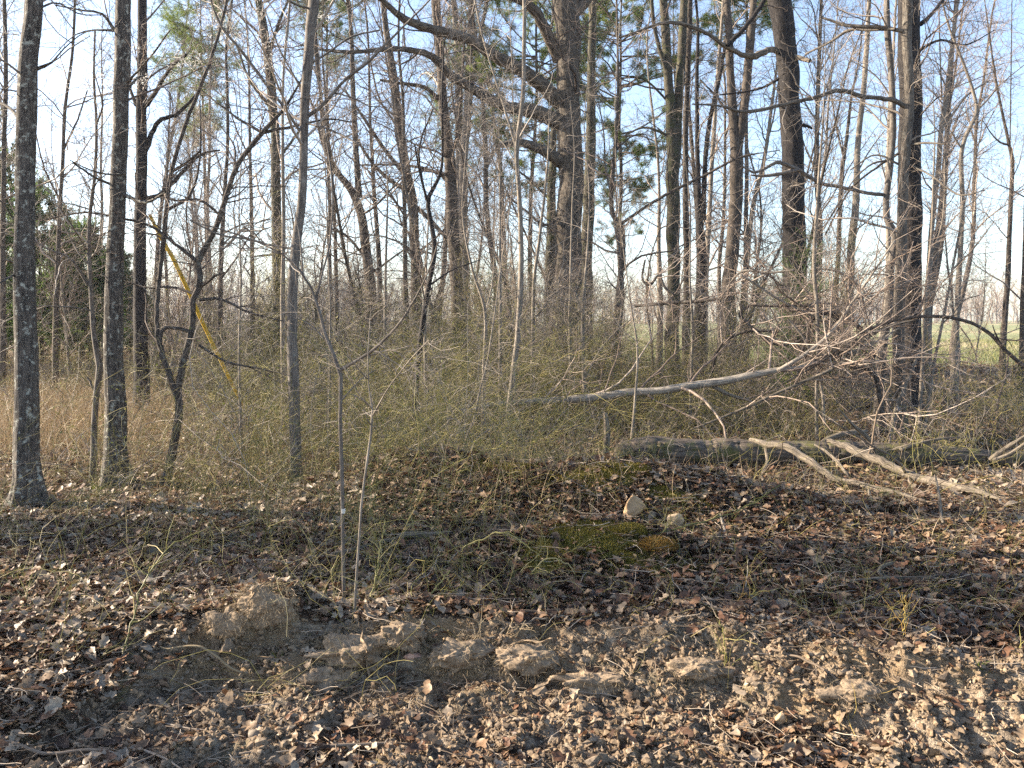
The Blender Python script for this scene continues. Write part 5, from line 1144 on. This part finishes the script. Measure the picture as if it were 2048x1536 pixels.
def shaggy(px, D, r, h, zc, label, seed, n):
    rng = np.random.default_rng(seed); x, y = at(px, D), D - .05; z = height_at(x, y + .17) + zc - .025
    V, T = hull(seed, 44, .85, 5, .2); V = V * (1 + .5 * (fbm(V * 2.2 + seed, 3) - .5)[:, None] * 2) * (1 + .20 * (fbm(V * 7 + seed, 3) - .5)[:, None] * 2)
    mb = MB(); mb.add(V * [r, r * .62, h] + [x, y, z], None, T, rn=.55 + .45 * fbm(V * 6, 3)); root = mb.build('soil_clump', M['clod'], None, (x, y, z)); tag(root, label, 'soil clump')
    d = norm(rng.normal(size=(n, 3))); d = d[d[:, 2] > -.6]; C = d * [r, r * .62, h] * (.85 + .25 * fbm(d * 3 + seed, 4)[:, None] + .05 * rng.random((len(d), 1)))
    mb = MB(); blades(mb, rng, C, norm(d * .6 + rng.normal(size=d.shape) * .5 + [0, -.1, -.7]), rng.uniform(.008, .045, len(d)), rng.uniform(.0006, .0015, len(d)), rng.random(len(d)) * .7 + .3 * (d[:, 0] > 0)); mb.build('root_mat', M['root'], root)
shaggy(525, 4.38, .16, .13, -.03, 'shaggy tan clump of roots and soil, tallest hump on the bank edge', 5, 3000)
shaggy(450, 4.34, .12, .10, -.04, 'lower soil clump joined to the left of the shaggy tan hump', 6, 1300)
shaggy(700, 4.30, .20, .12, -.06, 'grey soil clump in the bank face right of the shaggy hump', 7, 900)
shaggy(800, 4.34, .16, .09, -.02, 'crumbling soil clump just left of the pink rock', 8, 700)
shaggy(920, 4.28, .19, .10, -.07, 'soil clump with root fibres below the bent grey root', 9, 900)
shaggy(620, 4.22, .18, .11, -.13, 'dark soil clump low in the bank above the large lobed leaf', 10, 700)
shaggy(1060, 4.22, .18, .09, -.05, 'tan soil clump right of the bent grey root', 14, 900)
shaggy(1200, 4.10, .17, .08, -.07, 'pale sandy clump on the slope below the leaf pile', 15, 500)
shaggy(1400, 4.05, .13, .06, -.05, 'dark crumbly soil clump beside the green brier stem', 11, 500)
shaggy(1720, 3.78, .15, .06, -.06, 'dark shaded soil clump in the slope at the lower right', 12, 600)
shaggy(1860, 3.62, .12, .06, -.08, 'small mossy soil clump in the slope near the right edge', 13, 300)
def cushion(px, D, r, h, mat, label, seed, n=4200):
    rng = np.random.default_rng(seed); x, y = at(px, D), D; z = height_at(x, y)
    V, T = hull(seed, 40, .8, 2, .12); mb = MB(); mb.add(V * [r, r * .8, h] + [x, y, z], None, T)
    root = mb.build('moss_cushion', M[mat], None, (x, y, z)); tag(root, label, 'moss')
    d = norm(rng.normal(size=(n, 3))); d[:, 2] = np.abs(d[:, 2]); C = d * [r, r * .8, h * .85]
    mb = MB(); blades(mb, rng, C, norm(d + rng.normal(size=(n, 3)) * .5), rng.uniform(.008, .02, n), rng.uniform(.002, .004, n)); mb.build('tufts', M[mat], root)
cushion(1318, 5.32, .13, .07, 'brownmoss', 'rust-brown moss cushion at the right end of the green moss', 44)
cushion(1262, 5.42, .11, .05, 'moss', 'green moss cushion just left of the rust-brown one', 45)
def canes(lst, mat, label0, seed):
    rng = np.random.default_rng(seed)
    for k, (lb, pts, D0, D1) in enumerate(lst):
        P, R = px_path(pts, D0, D1 - D0); q, r = smooth_path(P, R, 26); q[1:-1] += rng.normal(size=(24, 3)) * .004; q[:, 2] = np.maximum(q[:, 2], height(q[:, 0], q[:, 1]) + .005)
        mb = MB(); tubes(mb, q, r, 6, seed=k); a, b_ = grow(rng, q[None], r[None], 14, (.04, .25), (30, 80), 6, .25, .1, .7, .0009, .5, (.1, .95), .02); tubes(mb, a, b_, 4, seed=k)
        tag(mb.build('brier_cane', M[mat], None, q[0]), lb, 'brier', 'single brier canes in front')
canes([('orange brier cane arching low over the litter at the lower right', [(1560, 1330, 3), (1640, 1300, 3.5), (1740, 1292, 3.5), (1810, 1303, 3), (1850, 1340, 2)], 4.2, 4.2),
       ('short orange brier cane leaning left of the low orange arch', [(1455, 1245, 3), (1480, 1215, 3), (1512, 1180, 2)], 4.6, 4.6),
       ('upright orange cane near the right edge', [(1805, 1352, 3), (1806, 1300, 3), (1808, 1240, 2.5), (1812, 1190, 2)], 4.1, 4.1),
       ('orange cane crossing the low orange arch', [(1690, 1335, 2.5), (1740, 1300, 3), (1790, 1240, 2.5), (1830, 1200, 2)], 4.2, 4.4),
       ('thin orange cane rising from the dirt at the bottom right', [(1695, 1560, 3), (1697, 1500, 3), (1694, 1440, 2)], 3.6, 3.7)], 'cane', '', 31)
canes([('long green brier stem slanting up across the moss', [(1215, 1180, 3.5), (1250, 1120, 3.5), (1300, 1075, 3.5), (1380, 1050, 3), (1480, 1020, 2.5), (1560, 970, 2)], 5.2, 5.8),
       ('zigzag yellow-green brier stem in front of the moss', [(1000, 1250, 3), (1030, 1170, 3), (1060, 1150, 3), (1085, 1120, 3), (1130, 1125, 2.5), (1160, 1165, 2)], 5.0, 5.0),
       ('green brier stem arching left of the mossy rise', [(905, 1180, 3), (925, 1100, 3), (960, 1080, 3), (1010, 1065, 2.5), (1080, 1110, 2)], 5.4, 5.2),
       ('yellow-green brier stem leaning over the bank edge', [(760, 1290, 3), (800, 1240, 3.5), (850, 1200, 3), (900, 1140, 2.5)], 4.4, 4.8),
       ('green brier stem rising beside the pale thin sapling', [(730, 1240, 3), (745, 1180, 3), (760, 1100, 2.5), (770, 1040, 2)], 4.6, 4.9),
       ('straight green brier stem in the dark leaf pile', [(1430, 1400, 3), (1448, 1350, 3.5), (1450, 1290, 3), (1440, 1240, 2.5)], 4.0, 4.1),
       ('green blades of a sprout near the right edge', [(2030, 1430, 4), (2035, 1390, 3.5), (2046, 1350, 2)], 3.8, 3.9),
       ('green stem with forked top at the left edge litter', [(45, 1260, 3), (48, 1210, 3), (60, 1170, 2)], 4.6, 4.7),
       ('pale bent brier stem at the left near the leaf litter', [(205, 1395, 3), (240, 1330, 4), (262, 1250, 4), (290, 1160, 3.5), (345, 1090, 3), (410, 1060, 2)], 4.0, 4.6)], 'brier', '', 32)
def sprout(px, py, n, L, label, seed, D):
    rng = np.random.default_rng(seed); p = pix(px, py, D); z = height_at(p[0], p[1]); C = np.tile([0, 0, 0.], (n, 1)) + rng.normal(size=(n, 3)) * .008
    mb = MB(); blades(mb, rng, C, norm(rng.normal(size=(n, 3)) * [.7, .7, .3] + [0, 0, .8]), rng.uniform(.5, 1, n) * L, .006); o = mb.build('grass_tuft', M['brierleaf']); o.location = (p[0], p[1], z); tag(o, label, 'plant')
sprout(565, 1352, 60, .10, 'small green tuft under the overhang of the soil bank', 1, 4.22)
sprout(1245, 1082, 40, .07, 'small green sprout behind the green moss', 2, 5.9)
sprout(1955, 1375, 50, .08, 'pale green sprout on the sandy slope near the right edge', 3, 3.75)
sprout(462, 995, 60, .14, 'green grass tuft at the foot of the vase-forked tree', 4, 7.8)
sprout(195, 990, 60, .14, 'green tuft between the leftmost and second trunks', 5, 7.7)

rng = np.random.default_rng(4321); n = 9500
y = 3.0 + 6.5 * rng.random(n) ** .8; x = rng.uniform(-1, 1, n) * (.62 * y + .5); az = rng.uniform(0, 6.28, n); L = rng.uniform(.04, .26, n)
p = np.stack([x, y, height(x, y) + .025 + rng.random(n) * .03], 1); d = np.stack([np.cos(az), np.sin(az), rng.normal(size=n) * .12], 1); pts = [p]
for k in range(4):
    d = norm(d + rng.normal(size=(n, 3)) * [.22, .22, .1]); p = p + d * (L / 4)[:, None]; p[:, 2] = np.maximum(p[:, 2], height(p[:, 0], p[:, 1]) + .012); pts.append(p)
mb = MB(); tubes(mb, np.stack(pts, 1), rng.uniform(.0007, .0028, n)[:, None] * np.linspace(1, .5, 5), 4, seed=9)
tag(mb.build('twig_litter', M['stick']), 'countless thin broken twigs strewn over litter and soil', 'twigs', kind='stuff')

# ---------------------------------------------------------------- yellow sleeve and seed fluff
P, R = px_path([(300, 430, 7), (318, 468, 8), (345, 515, 8.5), (375, 578, 8.5), (410, 655, 8), (440, 718, 7.5), (465, 768, 7), (486, 812, 6)], 9.8, 1.6)
q, r = smooth_path(P, R, 50); mb = MB(); tubes(mb, q, r, 10)
o = mb.build('plastic_sleeve', M['yellow'], None, q[-1]); tag(o, 'long thin yellow plastic sleeve slanting down through the brush at the left', 'sleeve')
rng = np.random.default_rng(88); mb = MB()
for (px, py, D, s, n) in [(165, 165, 9, .16, 300), (195, 168, 9, .12, 200), (280, 160, 8.6, .1, 160), (262, 95, 8.2, .06, 60), (375, 120, 9, .12, 200), (205, 225, 9, .05, 60), (455, 70, 9, .1, 160), (540, 125, 9.5, .1, 120), (500, 20, 9.4, .1, 140), (425, 35, 9, .1, 120), (640, 35, 9, .06, 60), (550, 80, 10, .1, 80)]:
    c = pix(px, py, D) + rng.normal(size=(n, 3)) * [s, s, s * .45]; blades(mb, rng, c, norm(rng.normal(size=(n, 3))), rng.uniform(.02, .05, n), .0035)
tag(mb.build('seed_fluff', M['fluff']), 'white fluffy vine seed heads caught in the upper left twigs', 'seed heads', kind='stuff')
# ---------------------------------------------------------------- haze: one closed box of thin even air round the whole place
hz = bpy.data.materials.new('haze'); hz.use_nodes = True; nt = hz.node_tree
nt.nodes.remove(nt.nodes['Principled BSDF'])
pv = nt.nodes.new('ShaderNodeVolumePrincipled'); pv.inputs['Color'].default_value = (.86, .9, 1, 1); pv.inputs['Density'].default_value = .0005; pv.inputs['Anisotropy'].default_value = .35
nt.links.new(pv.outputs[0], nt.nodes['Material Output'].inputs['Volume'])
mb = MB(); boxm(mb, -560, 560, -70, 480, -2.5, 26); o = mb.build('haze', hz, smooth=False); tag(o, 'thin pale air haze over wood and field', 'haze', kind='stuff')
